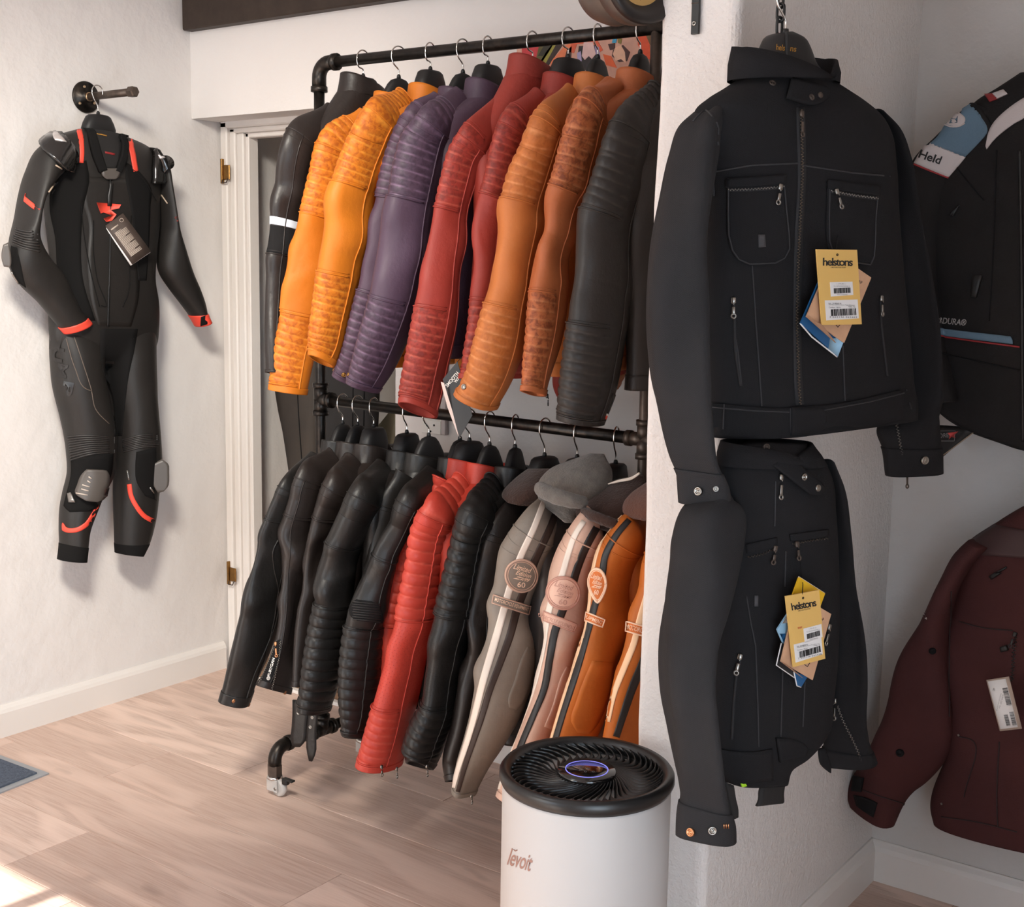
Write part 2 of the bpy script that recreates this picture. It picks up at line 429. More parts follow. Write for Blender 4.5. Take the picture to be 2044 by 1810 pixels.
# back wall with the doorway behind the rack
DX0, DX1, DZ = -3.215, -2.372, 1.80
struct('wall_back', *merge([slab(XL, DX1, YB, YB + .11, DZ, ZC), slab(DX1, XA + .02, YB, YB + .24, 0, ZC)]), PLASTER)
struct('wall_nook', *slab(XA + .02, XR + .2, YB, YB + .24, 0, ZC), STAIN)
# the short partition, its corners slightly rounded and its plaster uneven
def partition():
    hs = []; r = .018
    for cx, cy, a0 in ((XB - r, YC + r, -90), (XB - r, YB + .05, 0), (XA + r, YB + .05, 90), (XA + r, YC + r, 180)):
        for k in range(6): a = math.radians(a0 + k * 18); hs.append((cx + r * math.cos(a), cy + r * math.sin(a)))
    pts = np.array(hs); n = len(pts); zs = np.linspace(0, ZC, 80); rr = np.random.RandomState(3)
    d1 = np.convolve(rr.randn(110), np.ones(8) / 8, 'same')[:80] * .004
    V = np.array([[x + d1[i] * (x < -1.0), y + d1[-i] * .6 * (y < 2), z] for i, z in enumerate(zs) for x, y in pts])
    return V, grid_faces(80, n) + [list(range(n))[::-1], list(range(79 * n, 80 * n))]
struct('wall_middle', *partition(), ROUGH)
struct('wall_right', *merge([slab(XR, XR + .2, YF - .2, -.3, 0, ZC), slab(XR, XR + .2, .8, YB + .24, 0, ZC), slab(XR, XR + .2, -.3, .8, 0, .12), slab(XR, XR + .2, -.3, .8, 1.75, ZC)]), PLASTER)
# front wall with two window openings behind the camera
WZ0, WZ1 = .35, 2.12
struct('wall_front', *merge([slab(XL, -3.12, YF - .2, YF, 0, ZC), slab(-1.30, XR, YF - .2, YF, 0, ZC), slab(-3.12, -1.30, YF - .2, YF, WZ1, ZC), slab(-3.12, -1.30, YF - .2, YF, 0, WZ0)]), PLASTER)
def window(name, p, d, w_, z0, z1, cuts):
    p, d = np.array(p, float), np.array(d, float); n = np.array([-d[1], d[0], 0]); R = np.stack([d, n, [0, 0, 1.0]], 1); P = []
    bar = lambda t, z, sx, sz: P.append(box(p + d * t + np.array([0, 0, z]), (sx, .05, sz), .004, R))
    for t in (.025, w_ - .025): bar(t, (z0 + z1) / 2, .05, z1 - z0)
    for z in (z0 + .025, z1 - .025): bar(w_ / 2, z, w_, .05)
    for c in cuts: bar(w_ * c, (z0 + z1) / 2, .04, z1 - z0)
    bar(w_ / 2, z1 - .087, w_, .024)
    struct(name, *merge(P), GLOSSW)
window('window_1', (-3.12, YF - .1, 0), (1, 0, 0), 1.82, WZ0, WZ1, (.25, .5, .75))
window('window_2', (XR + .1, -.3, 0), (0, 1, 0), 1.1, .12, 1.75, (.5,))
struct('ceiling', *slab(XL - .2, XR + .2, YF - .2, YB + 1.2, ZC, ZC + .1), PLASTER)
struct('trim_1', *slab(XL + .004, XA - .1, YB - .035, YB + .004, 2.061, 2.26, .004), BEAM)
# doorway: frame, hinges, and the room behind
door = thing('door_1', (DX0, YD, 0), None, None); door['kind'] = 'structure'
CW = .085
def casing():
    x0, x1 = DX0, DX1
    return merge([slab(x0, x0 + .03, YD, YD + .06, .0, DZ, .004), slab(x0 + .03, x0 + .055, YD + .012, YD + .06, 0, DZ - .02, .004),
                  slab(x0 + .055, x0 + .085, YD + .02, YD + .06, 0, DZ - .035, .004),
                  slab(x0, x1, YD, YD + .06, DZ - .02, DZ + .004, .004), slab(x0 + .03, x1, YD + .012, YD + .06, DZ - .035, DZ - .018, .004)])
mk('door_frame', *casing(), GLOSSW, door, False)
mk('door_jamb', *slab(DX0 + .085, DX0 + .10, YD + .03, YD + .072, 0, DZ - .035, .003), GLOSSW, door, False)
mk('door_head', *slab(DX0 + .085, DX1, YD + .03, YD + .072, DZ - .05, DZ - .034, .003), GLOSSW, door, False)
mk('door_sill', *slab(DX0 + .1, DX1, YD - .03, YD + .17, 0, .03, .006), mat('worn_oak_sill', (132, 100, 76), .5, noise=(20, .6)), door, False)
mk('sill_strip', *slab(DX0 + .1, DX1, YD - .055, YD - .03, 0, .012, .003), GLOSSW, door, False)
for z in (1.649, .333):
    h = merge([slab(-3.205, -3.197, YD - .010, YD + .001, z - .042, z + .036, .001), slab(-3.197, -3.168, YD - .005, YD + .001, z - .030, z + .016, .002)])
    hg = mk('hinge', *h, BRASS, door, False); hg['label'] = 'old brass door hinge'
    mk('hinge_loop', *tube([(-3.196, YD - .008, z - .03), (-3.194, YD - .012, z - .04), (-3.175, YD - .012, z - .04), (-3.17, YD - .008, z - .026)], .002, 6), IRON, hg)
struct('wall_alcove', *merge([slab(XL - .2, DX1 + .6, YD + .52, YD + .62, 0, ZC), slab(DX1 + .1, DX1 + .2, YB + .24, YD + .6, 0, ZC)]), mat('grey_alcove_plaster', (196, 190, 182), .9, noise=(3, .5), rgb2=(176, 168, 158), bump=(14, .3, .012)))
# baseboards
def skirting(p0, p1, nrm, h=.093, t=.016):
    p0, p1, nrm = (np.array(v, float) for v in (p0, p1, nrm)); prof = [(0, 0), (t, 0), (t, h - .022), (t - .004, h - .012), (t - .010, h - .004), (.004, h), (0, h)]
    V = [p + nrm * a + np.array([0, 0, b]) for p in (p0, p1) for a, b in prof]; n = len(prof)
    return np.array(V), [[i, (i + 1) % n, (i + 1) % n + n, i + n] for i in range(n)] + [list(range(n))[::-1], list(range(n, 2 * n))]
struct('baseboard_left', *skirting((XL, YF, 0), (XL, YD - .012, 0), (1, 0, 0)), GLOSSW)
struct('baseboard_middle', *skirting((XB, YC + .02, 0), (XB, YB, 0), (1, 0, 0)), GLOSSW)
struct('baseboard_nook', *skirting((XB, YB, 0), (XR, YB, 0), (0, -1, 0)), GLOSSW)

# floor of long planks
def wood(name, base, dark):
    m = bpy.data.materials.new(name); m.use_nodes = True; nt = m.node_tree; N = nt.nodes; L = nt.links; b = N['Principled BSDF']
    b.inputs['Roughness'].default_value = .42; b.inputs['Specular IOR Level'].default_value = .35
    tc = N.new('ShaderNodeTexCoord'); oi = N.new('ShaderNodeObjectInfo')
    cx = N.new('ShaderNodeCombineXYZ'); mu = N.new('ShaderNodeMath'); mu.operation = 'MULTIPLY'; mu.inputs[1].default_value = 37.0
    L.new(oi.outputs['Random'], mu.inputs[0]); L.new(mu.outputs[0], cx.inputs[0]); L.new(mu.outputs[0], cx.inputs[2])
    ad = N.new('ShaderNodeVectorMath'); L.new(tc.outputs['Object'], ad.inputs[0]); L.new(cx.outputs[0], ad.inputs[1])
    def scaled(v):
        s = N.new('ShaderNodeVectorMath'); s.operation = 'MULTIPLY'; L.new(ad.outputs[0], s.inputs[0]); s.inputs[1].default_value = v; return s.outputs[0]
    def nz(vec, sc_, det, dist):
        t = N.new('ShaderNodeTexNoise'); L.new(vec, t.inputs['Vector']); t.inputs['Scale'].default_value = sc_; t.inputs['Detail'].default_value = det; t.inputs['Distortion'].default_value = dist; return t.outputs[0]
    big = nz(scaled((1.0, 5.5, 1)), 1.5, 1, .5)
    t = N.new('ShaderNodeMath'); t.operation = 'MULTIPLY'; L.new(big, t.inputs[0]); t.inputs[1].default_value = 22.0
    sn = N.new('ShaderNodeMath'); sn.operation = 'SINE'; L.new(t.outputs[0], sn.inputs[0])
    pw = N.new('ShaderNodeMapRange'); L.new(sn.outputs[0], pw.inputs[0]); pw.inputs[1].default_value = .1; pw.inputs[2].default_value = 1.0; pw.inputs[4].default_value = .75
    fine = nz(scaled((3, 70, 1)), 3, 5, .3)
    fr = N.new('ShaderNodeMapRange'); L.new(fine, fr.inputs[0]); fr.inputs[1].default_value = .4; fr.inputs[2].default_value = .75; fr.inputs[4].default_value = .8
    kn = nz(scaled((4.5, 9, 1)), 1.0, 2, 0); kr = N.new('ShaderNodeMapRange'); L.new(kn, kr.inputs[0]); kr.inputs[1].default_value = .70; kr.inputs[2].default_value = .80; kr.inputs[4].default_value = .6
    def mix(f, a, c):
        x = N.new('ShaderNodeMix'); x.data_type = 'RGBA'; L.new(f, x.inputs[0])
        for k, q in ((6, a), (7, c)):
            if hasattr(q, 'is_output'): L.new(q, x.inputs[k])
            else: x.inputs[k].default_value = (*s2l(q), 1)
        return x.outputs[2]
    c = mix(fr.outputs[0], base, dark); c = mix(pw.outputs[0], c, tuple(min(255, v * 1.09) for v in base)); c = mix(kr.outputs[0], c, tuple(v * .62 for v in dark))
    rv = N.new('ShaderNodeMapRange'); L.new(oi.outputs['Random'], rv.inputs[0]); rv.inputs[3].default_value = 0; rv.inputs[4].default_value = .35
    c = mix(rv.outputs[0], c, tuple(v * .92 for v in dark)); L.new(c, b.inputs['Base Color'])
    bp = N.new('ShaderNodeBump'); bp.inputs['Strength'].default_value = .08; bp.inputs['Distance'].default_value = .002; L.new(fine, bp.inputs['Height']); L.new(bp.outputs[0], b.inputs['Normal'])
    return m
OAK = wood('pale_oak_laminate', (217, 191, 177), (186, 152, 135))
floor = struct('floor', *slab(XL - .2, XR + .2, YF - .2, YB + 1.0, -.06, -.002), mat('floor_gap', (126, 96, 80), .9))
PW = .2225; joints = {}
k0 = int(math.floor((YF - 1.72) / PW))
rp = np.random.RandomState(11)
for k in range(k0, 10):
    y0, y1 = 1.72 + k * PW, 1.72 + (k + 1) * PW
    if y0 > YD + .5: break
    y0, y1 = max(y0, YF), min(y1, YD + .52)
    ofs = {-1: -2.5, 0: -1.877, 1: -2.75, 2: -2.497, 3: -1.95}.get(k, -3.0 + rp.rand() * 1.2)
    js = [XL - .01] + [v for v in (ofs - 1.28, ofs, ofs + 1.28, ofs + 2.56) if XL + .05 < v < XR] + [XR]
    for a, b in zip(js[:-1], js[1:]):
        V, F = box((0, 0, -.003), (b - a - .0012, y1 - y0 - .0012, .006), .0008)
        o = mk('plank', V, F, OAK, floor, False); o.location = ((a + b) / 2, (y0 + y1) / 2, 0)

# ------------------------------------------------------------------ clothes rack of black pipe
YR = 2.32
rk0 = on(638, 1540, 2, 0)
rack = thing('clothes_rack', (rk0[0], YR, 0), 'double black steel pipe clothes rack on castors full of leather jackets', 'clothes rack')
tl, tr = on(648, 126, 1, YR), on(1308, 56, 1, YR); ml, mr = on(634, 796, 1, YR), on(1275, 876, 1, YR)
XE = -1.10
ext = lambda a, b, x: a + (b - a) * ((x - a[0]) / (b[0] - a[0]))
te, me_ = ext(tl, tr, XE), ext(ml, mr, XE)
PR = .0135
px0 = (tl[0] + ml[0]) / 2 - .004
mk('top_rail', *tube([np.array([px0 + .04, YR, topz]) if False else tl + np.array([.02, 0, 0]), te], PR, 14), PIPE, rack)
mk('middle_rail', *tube([ml, me_], PR, 14), PIPE, rack)
FB = .125   # foot bar height
topz = tl[2]
xr = mr[0] + .012
mk('post', *tube([(px0, YR, FB), (px0, YR, ml[2] - .0), (px0, YR, topz - .03)], PR, 14), PIPE, rack)
mk('post', *tube([(xr, YR, FB), (xr, YR, te[2])], PR * .85, 14), IRON, rack)
a = [(px0 + .034 + .034 * math.cos(t) , YR, topz - .034 + .034 * math.sin(t)) for t in np.linspace(math.pi, math.pi / 2, 9)]
a = [(x + .0, y, z) for x, y, z in a]
el = merge([tube([(px0, YR, topz - .060)] + a + [(px0 + .056, YR, topz + .001)], PR * 1.32, 16), tube([(px0, YR, topz - .068), (px0, YR, topz - .055)], PR * 1.55, 16), tube([(px0 + .050, YR, topz), (px0 + .062, YR, topz)], PR * 1.55, 16)])
mk('elbow', *el, PIPE, rack)
def tee(c, dirs, r=PR * 1.3, ln=.034):
    P = []
    for d in dirs:
        d = np.array(d, float); P += [tube([c, c + d * ln], r, 16), tube([c + d * (ln - .004), c + d * (ln + .008)], r * 1.17, 16)]
    return merge(P)
mk('tee', *tee(np.array([px0, YR, ml[2]]), [(1, 0, 0), (0, 0, 1), (0, 0, -1)]), PIPE, rack)
mk('tee', *tee(np.array([xr, YR, mr[2]]), [(1, 0, 0), (-1, 0, 0), (0, 0, 1), (0, 0, -1)], PR * 1.1), IRON, rack)
GLASS = mat('clear_castor_plastic', (232, 228, 224), .25, trans=.55, spec=.5)
for x in (px0, xr):
    for sgn in (-1, 1):
        y1 = YR + sgn * .172 if sgn < 0 else YR + .16
        mk('foot_bar', *tube([(x, YR, FB), (x, y1 - sgn * .03, FB)], PR, 14), PIPE, rack)
        arc = [(x, y1 - sgn * .034 + sgn * .034 * math.sin(t), FB - .034 + .034 * math.cos(t)) for t in np.linspace(0, math.pi / 2, 8)]
        mk('elbow', *merge([tube([(x, y1 - sgn * .045, FB)] + arc + [(x, y1, FB - .045)], PR * 1.3, 14), tube([(x, y1 - sgn * .055, FB), (x, y1 - sgn * .043, FB)], PR * 1.5, 14)]), PIPE, rack)
        mk('hex_socket', *lathe([(0, FB - .044), (.019, FB - .044), (.019, FB - .074), (0, FB - .074)], (x, y1, 0), ns=6), IRON, rack, False)
        wheel_c = np.array([x + .016, y1 + sgn * .0, .024])
        ca = mk('caster', *merge([lathe([(0, .052), (.019, .052), (.021, .047), (.019, .044), (0, .044)], (x, y1, 0), ns=18)]), CHROME, rack)
        for dy_ in (-.013, .013): mk('caster_fork', *slab(x - .016, x + .022, y1 + dy_ - .002, y1 + dy_ + .002, .014, .046, .001), GLASS, ca, False)
        mk('wheel', *lathe([(0, -.009), (.016, -.009), (.022, -.007), (.024, 0), (.022, .007), (.016, .009), (0, .009)], wheel_c, (0, 1, 0), 24), GLASS, ca)
        mk('axle', *lathe([(0, -.016), (.004, -.016), (.004, .016), (0, .016)], wheel_c, (0, 1, 0), 10), STEEL, ca)
        mk('brake_lever', *merge([box((x + .050, y1, .052), (.036, .014, .005), .0015), box((x + .040, y1, .045), (.018, .016, .016), .003)]), RUBBER, ca, False)
mk('tee', *tee(np.array([px0, YR, FB]), [(0, -1, 0), (0, 1, 0), (0, 0, 1)]), PIPE, rack)
mk('tee', *tee(np.array([xr, YR, FB]), [(0, -1, 0), (0, 1, 0), (0, 0, 1)]), PIPE, rack)

# ------------------------------------------------------------------ coat hangers
def hanger(neck, lat, rail_pt, label, wide=True, hw=.16, group='hangers on the clothes rack', rail_r=PR):
    """neck: where the hook enters the shoulder piece; lat: horizontal direction along the hanger, towards the camera"""
    neck = np.array(neck); L = unit(np.array([lat[0], lat[1], 0])); Nn = np.array([-L[1], L[0], 0]); Z = np.array([0, 0, 1.0])
    h = thing('coat_hanger', neck - Z * .09, label, 'coat hanger', group)
    rows = [(0.001, .010, .008), (-.001, .028, .017), (-.006, .036, .021), (-.024, .047, .022), (-.040, .053, .023), (-.052, .050, .022), (-.078, .052, .02), (-.095, hw * .5, .018), (-.118, hw * .75, .014), (-.126, hw * .73, .010)] if wide else \
           [(0.0, .008, .006), (-.004, .020, .010), (-.014, .030, .012), (-.03, .040, .013), (-.045, .048, .014), (-.065, .054, .014), (-.078, .065, .014), (-.092, hw * .6, .014), (-.112, hw * .82, .014), (-.122, hw * .8, .012)]
    C = np.array([neck + Z * r[0] for r in rows]); A = np.array([L * r[1] for r in rows]); B = np.array([Nn * r[2] for r in rows])
    lf = Loft(C, A, B, 24, 2.8); mk('hanger_shoulders', *lf.mesh(open_end=False), HANG, h)
    # hook over the rail
    rz = rail_pt[2] - neck[2]; r = rail_r + .007; pts = [(0, -.004), (0, .010), (0, .018), (r * .75, rz - r * .95), (r * 1.0, rz - r * .3)]
    pts += [(r * math.cos(t), rz + r * math.sin(t)) for t in np.linspace(0, math.pi * 1.12, 12)]
    P = interp(np.array([neck + L * a + Z * b for a, b in pts]), 44)
    mk('hook', *tube(P, .0017, 8), CHROME, h)
    mk('hook_collar', *lathe([(0, 0), (.0055, 0), (.0045, .007), (.0025, .010), (0, .010)], neck, ns=12), HANG, h)
    return h
# ------------------------------------------------------------------ jackets on the rack
YELLOW = leather('yellow_leather', (194, 108, 22), (140, 62, 8), (226, 150, 54), .58, .75)
PURPLE = leather('purple_leather', (72, 54, 70), (42, 30, 42), (128, 102, 126), .55, .6)
RED = leather('red_leather', (142, 48, 38), (88, 26, 20), (190, 92, 74), .56, .65)
TAN1 = leather('tan_leather', (188, 108, 52), (140, 72, 30), (222, 150, 96), .56, .4)
TAN2 = leather('rust_tan_leather', (176, 96, 54), (108, 48, 24), (210, 136, 90), .56, .8)
OLDBLK = leather('worn_black_leather', (44, 39, 36), (28, 25, 24), (74, 66, 60), .46, .4)
BLACK = leather('black_leather', (28, 26, 25), None, None, .42)
BROWNBLK = leather('brown_black_leather', (36, 30, 28), None, None, .42)
CORAL = leather('coral_red_leather', (188, 62, 48), (156, 44, 34), (216, 96, 78), .46, .15)
GREYL = leather('grey_leather', (138, 127, 116), None, None, .58)
PINKL = leather('pale_pink_leather', (218, 180, 160), None, None, .58)
ORANGEL = leather('orange_leather', (196, 106, 38), None, None, .58)
CREAM = mat('cream_stripe', (232, 218, 204), .55, bump=(300, .15, .001))
PEACH = mat('peach_stripe', (240, 200, 160), .55, bump=(300, .15, .001))
DKBROWN = mat('dark_brown_stripe', (54, 40, 34), .55, bump=(300, .15, .001))
BLKSTR = mat('black_stripe', (34, 33, 34), .5, bump=(300, .15, .001))
REFL = mat('pale_blue_reflective_band', (206, 214, 226), .4)
FLEECE = mat('grey_fleece', (112, 106, 100), .95, 0, .1, noise=(60, .6), rgb2=(84, 80, 76), bump=[(220, .7, .004), (25, .3, .01)], sheen=.3)
FLEECEB = mat('brown_fleece', (66, 48, 42), .95, 0, .1, noise=(60, .5), rgb2=(50, 36, 32), bump=[(220, .7, .004), (25, .3, .01)], sheen=.2)
FLEECER = mat('rose_brown_fleece', (108, 72, 60), .95, 0, .1, bump=[(220, .7, .004)], sheen=.2)

def sstep(a, b, x): t = np.clip((x - a) / (b - a + 1e-9), 0, 1); return t * t * (3 - 2 * t)
def sleeve_loft(st, lat, dy, ratio=.56, ns=44, spacing=.0024, disp=None, mirror=None):
    st = np.array([list(map(float, s)) for s in st]); st = np.concatenate([st, np.array(dy)[:, None]], 1)
    R = interp(st, 500)
    def build(R):
        C, E, W = [], [], []
        for xl, yl, xr_, yr_, d in R:
            p = on((xl + xr_) / 2, (yl + yr_) / 2, 1, YR + d); z = depth(p)
            a, b = EYE + ray(xl, yl) * z, EYE + ray(xr_, yr_) * z
            e_ = unit(b - a); C.append(p); E.append(e_ - FWD * np.dot(e_, ray((xl + xr_) / 2, (yl + yr_) / 2))); W.append(np.linalg.norm(b - a) / 2)
        return np.array(C), np.array(E), np.array(W)
    C, E, W = build(R); S = np.r_[0, np.cumsum(np.linalg.norm(np.diff(C, axis=0), axis=1))]
    n = int(S[-1] / spacing); s = np.linspace(0, S[-1], n)
    re = lambda X: np.stack([np.interp(s, S, X[:, k]) for k in range(X.shape[1])], 1)
    C, E, W = re(C), re(E), np.interp(s, S, W)
    T = np.gradient(C, axis=0); T /= np.linalg.norm(T, axis=1)[:, None]
    A = lat - T * (T @ lat)[:, None]; A /= np.linalg.norm(A, axis=1)[:, None]; B = np.cross(T, A)
    ae, be = (A * E).sum(1), (B * E).sum(1)
    a = W / np.sqrt(ae**2 + ratio**2 * be**2); b = ratio * a
    phi0 = np.unwrap(np.arctan2(b * be, a * ae))
    i = n // 2; sig = 1
    nf = A[i] * math.cos(phi0[i] + 1.57) + B[i] * math.sin(phi0[i] + 1.57)
    if np.dot(nf, EYE - C[i]) < 0: sig = -1
    if mirror is not None:
        q, L = mirror
        C = C - 2 * ((C - q) @ L)[:, None] * L; A = A - 2 * (A @ L)[:, None] * L; B = B - 2 * (B @ L)[:, None] * L
    return Loft(C, A * a[:, None], B * b[:, None], ns, 2.0, disp, phi0, sig)

JACKETS = {}
def rack_jacket(key, name, label, neck, st, m, zones=(), wr=.0022, seams=(), cols=(), cuff=14, group=None, collar=True, cat='jacket',
                cuff_mat=None, body_mat=None, hang='wide', hlabel=None, dyend=-.27, slope=.60, low=False, body_len=None, ratio=.5, far=True, piping=None, collar_mat=None, cz=.074, dyo=0.0):
    seed = abs(hash(name)) % 1000 if False else sum(map(ord, key)) * 7 % 997
    nk = on(*neck, 1, YR)
    s0 = st[0]; sh = on((s0[0] + s0[2]) / 2, (s0[1] + s0[3]) / 2, 1, YR - .185 + dyo)
    lat = sh - nk; lat[2] = 0; hs = np.linalg.norm(lat); lat = unit(lat)
    # one more station on the shoulder slope so that the sleeve grows out of the shoulder
    x0, y0 = s0[0], s0[1]; nx, ny = neck[0] - 18, neck[1] + 22
    a = (x0 + (nx - x0) * slope, y0 + (ny - y0) * slope - (8 if not low else 6))
    b = (a[0] + (s0[2] - x0) * .30 + 6, a[1] + 52)
    stl = [(a[0], a[1], b[0], b[1])] + [tuple(s) for s in st]
    k = len(stl); dy = [-.075] + list(np.interp(np.linspace(0, 1, k - 1), [0, .35, 1], [-.185 + dyo, -.215 + dyo, dyend + dyo]))
    W1 = Wrinkle(wr, seed, 2, 16, 12, 3); W2 = Wrinkle(wr * 1.1, seed + 5, 25, 60, 6, 2)
    quilt = {}
    proto = sleeve_loft(stl, lat, dy, ratio, 8, .0024)
    pts = proto.C - EYE; zz = pts @ FWD; PYs = IH / 2 - FOC * (pts @ UPV) / zz; Ss = proto.S
    def s_of(y): return float(np.interp(y, np.maximum.accumulate(PYs), Ss))
    Z = [(s_of(z[0]), s_of(z[1])) + tuple(z[2:]) for z in zones]
    def disp(S, TH):
        deg = np.degrees(TH); d = W1(S, TH) * (1 + 0 * S); q = np.zeros(d.shape); g = np.zeros(d.shape)
        calm = np.ones(d.shape)
        for z in Z:
            sa, sb, pitch, h, t0, t1 = z[:6]; slant = z[6] if len(z) > 6 else 0.0
            inside = sstep(sa - .004, sa + .002, S) * (1 - sstep(sb - .002, sb + .004, S)) * sstep(t0 - 6, t0 + 3, deg) * (1 - sstep(t1 - 3, t1 + 6, deg))
            u = (S - sa + slant * (TH - 1.57) + .0004 * np.sin(2.3 * TH + sa * 90)) / pitch; fr = u - np.floor(u)
            puff = np.sqrt(np.clip(1 - (2 * fr - 1)**2, 0, 1))
            cell = 1 + (.14 if z[3] < .0045 else .03) * np.sin(17 * TH + 5 * np.floor(u)) * np.sin(np.floor(u) * 2.1)
            d = d * (1 - .6 * inside) + inside * h * (puff * cell - .35)
            q = np.maximum(q, inside); g = np.maximum(g, inside * np.exp(-((1 - np.abs(2 * fr - 1)) / .22)**2))
        # creases of the elbow in the plain part
        mid = sstep(.30, .42, S / Ss[-1]) * (1 - sstep(.6, .72, S / Ss[-1])) * (1 - q)
        d = d + mid * W2(S, TH)
        quilt['q'], quilt['g'] = q, g
        return d
    lf = sleeve_loft(stl, lat, dy, ratio, 48, .0022, disp)
    q, g = quilt['q'], quilt['g']
    J = thing(name, (nk[0], nk[1], nk[2] - .70), label, cat, group)
    V, F = lf.mesh(); pad = lambda X: np.r_[X.ravel(), np.zeros(len(V) - X.size)]
    slv = mk('sleeve', V, F, m, J, attrs={'quilt': pad(q), 'rub': pad(g)})
    # seams: shoulder ring, edges of quilted panels, long seams
    i1 = lf.n - 1; SP = []
    ish = int(np.argmin(np.abs(PYs - (st[0][1] + st[0][3]) / 2)) * lf.n / proto.n)
    ish = min(ish + int(.012 / .0022), lf.n - 5)
    SP.append(merge([lf.ring(ish, .0004, 0, 360, .0017), lf.ring(ish + 4, .0001, 0, 360, .0008)]))
    for z in Z:
        for sv in z[:2]:
            i = int(np.clip(np.searchsorted(lf.S, sv), 1, i1 - 2)); SP.append(merge([lf.ring(i, .0008, z[4], z[5], .0018), lf.ring(max(1, i - 3), .0003, z[4], z[5], .0008)]))
    for y in seams:
        i = int(np.searchsorted(lf.S, s_of(y))); i = min(i, i1 - 3); SP.append(merge([lf.ring(i, .0008, 0, 200, .0017), lf.ring(max(1, i - 3), .0002, 0, 200, .0008)]))
    for th in cols: SP.append(lf.column(th, ish, i1 - 2, .0008, .0017))
    for v in SP: mk('seam', *v, piping or m, slv)
    nb = max(3, int(cuff * depth(lf.C[-1]) / FOC / .0022))
    mk('cuff', *lf.band(lf.n - nb, lf.n, .0022, .004), cuff_mat or m, slv)
    # the sleeve on the far side
    if far:
        d2 = lambda S, TH: disp(S, TH)
        lf2 = sleeve_loft(stl, lat, dy, ratio, 24, .005, d2, mirror=(nk, lat)); V2, F2 = lf2.mesh(); q2, g2 = quilt['q'], quilt['g']
        p2 = lambda X: np.r_[X.ravel(), np.zeros(len(V2) - X.size)]
        mk('sleeve', V2, F2, m, J, attrs={'quilt': p2(q2), 'rub': p2(g2)})
    # body
    Nn = np.array([-lat[1], lat[0], 0]); zN = nk[2] - cz; zS = min(on(s0[0] + 6, s0[1], 1, YR - .185 + dyo)[2] - .004, zN - .02)
    bl = body_len or (.52 if not low else .50)
    rows = [(zN + .004, .064, .038), (zN - .006, .074, .040)]
    for t in (.2, .4, .6, .8): rows.append((zN - .006 + (zS - zN + .006) * t, .074 + (hs * .93 - .074) * t, .040 + .005 * t))
    rows += [(zS - .02, hs * .96, .046), (zS - .06, hs * .98, .048), (zS - .14, hs * .97, .050), (zS - .30, hs * .95, .050), (zS - bl + .08, hs * .94, .047), (zS - bl, hs * .93, .044)]
    R = interp(np.array(rows), 110)
    C = np.array([[nk[0], nk[1], z] for z in R[:, 0]]); A = lat[None] * R[:, 1:2]; B = Nn[None] * R[:, 2:3]
    WB = Wrinkle(.004, seed + 9, 5, 30, 12, 4)
    bd = Loft(C, A, B, 48, 2.5, lambda S, T: WB(S, T) * sstep(.05, .2, S)); mk('body', *bd.mesh(), body_mat or m, J)
    ib = int(bd.n * .95); mk('hem_band', *bd.band(ib, bd.n, .002, .004), body_mat or m, J)
    if collar:
        cr = [(zN - .012, .075, .043), (zN + .004, .068, .042), (zN + .016, .065, .041), (zN + .022, .064, .040)]
        C = np.array([[nk[0], nk[1], c[0]] for c in interp(np.array([(a_, 0, 0) for a_, _, _ in cr]), 10)])
        RR = interp(np.array(cr), 10)
        # stand-up collar, a little higher behind the neck
        cl = Loft(C, lat[None] * RR[:, 1:2], Nn[None] * RR[:, 2:3], 36, 2.2)
        cl.P[..., 2] += (.016 * ((cl.P - cl.C[:, None]) @ lat) / .055) * (np.linspace(.2, 1, 10)[:, None])
        P = np.concatenate([cl.P, cl.C[-1] + (cl.P[-1:] - cl.C[-1]) * .86, cl.C[2] + (cl.P[2:3] - cl.C[2]) * .84]); 
        mk('collar', P.reshape(-1, 3), grid_faces(len(P), 36), collar_mat or m, J)
    if hang:
        hn = hanger(nk, lat, (0, 0, (ext(tl, tr, nk[0]) if not low else ext(ml, mr, nk[0]))[2]), hlabel, hang == 'wide', min(.16, hs * .8))
    JACKETS[key] = dict(J=J, sleeve=slv, lf=lf, bvh=lf.bvh(), s=S_loft(lf), lat=lat, nk=nk, body=bd, sb=S_bvh([lf.bvh(), bd.bvh()]), s_of=s_of)
    return JACKETS[key]
GT, GL = 'leather jackets on the top rail', 'leather jackets on the lower rail'
FULL = (60, 262)
rack_jacket('T1', 'motorcycle_jacket', 'black leather jacket with a pale blue sleeve band, leftmost on the top rail', (725, 155),
    [(575, 268, 645, 290), (551, 373, 622, 385), (541, 440, 610, 450), (534, 509, 600, 520), (528, 600, 592, 610), (526, 656, 586, 665), (528, 740, 576, 750)], BROWNBLK, seams=(512,), cols=(95,), group=GT, cz=.034,
    hlabel='black hanger with a silver hook at the left end of the top rail', cuff=8)
j = JACKETS['T1']; lf = j['lf']; a, b = lf.row_at(442), lf.row_at(458)
mk('reflective_band', *lf.band(a, b, .0016), REFL, j['sleeve'])
a2 = lf.row_at(512); mk('knit_panel', *lf.band(b, a2, .0006), BLK, j['sleeve'])
R2 = lambda y0, y1, p=.0172, h=.0028, s=0.0, t0=62, t1=262: (y0, y1, p, h, t0, t1, s)
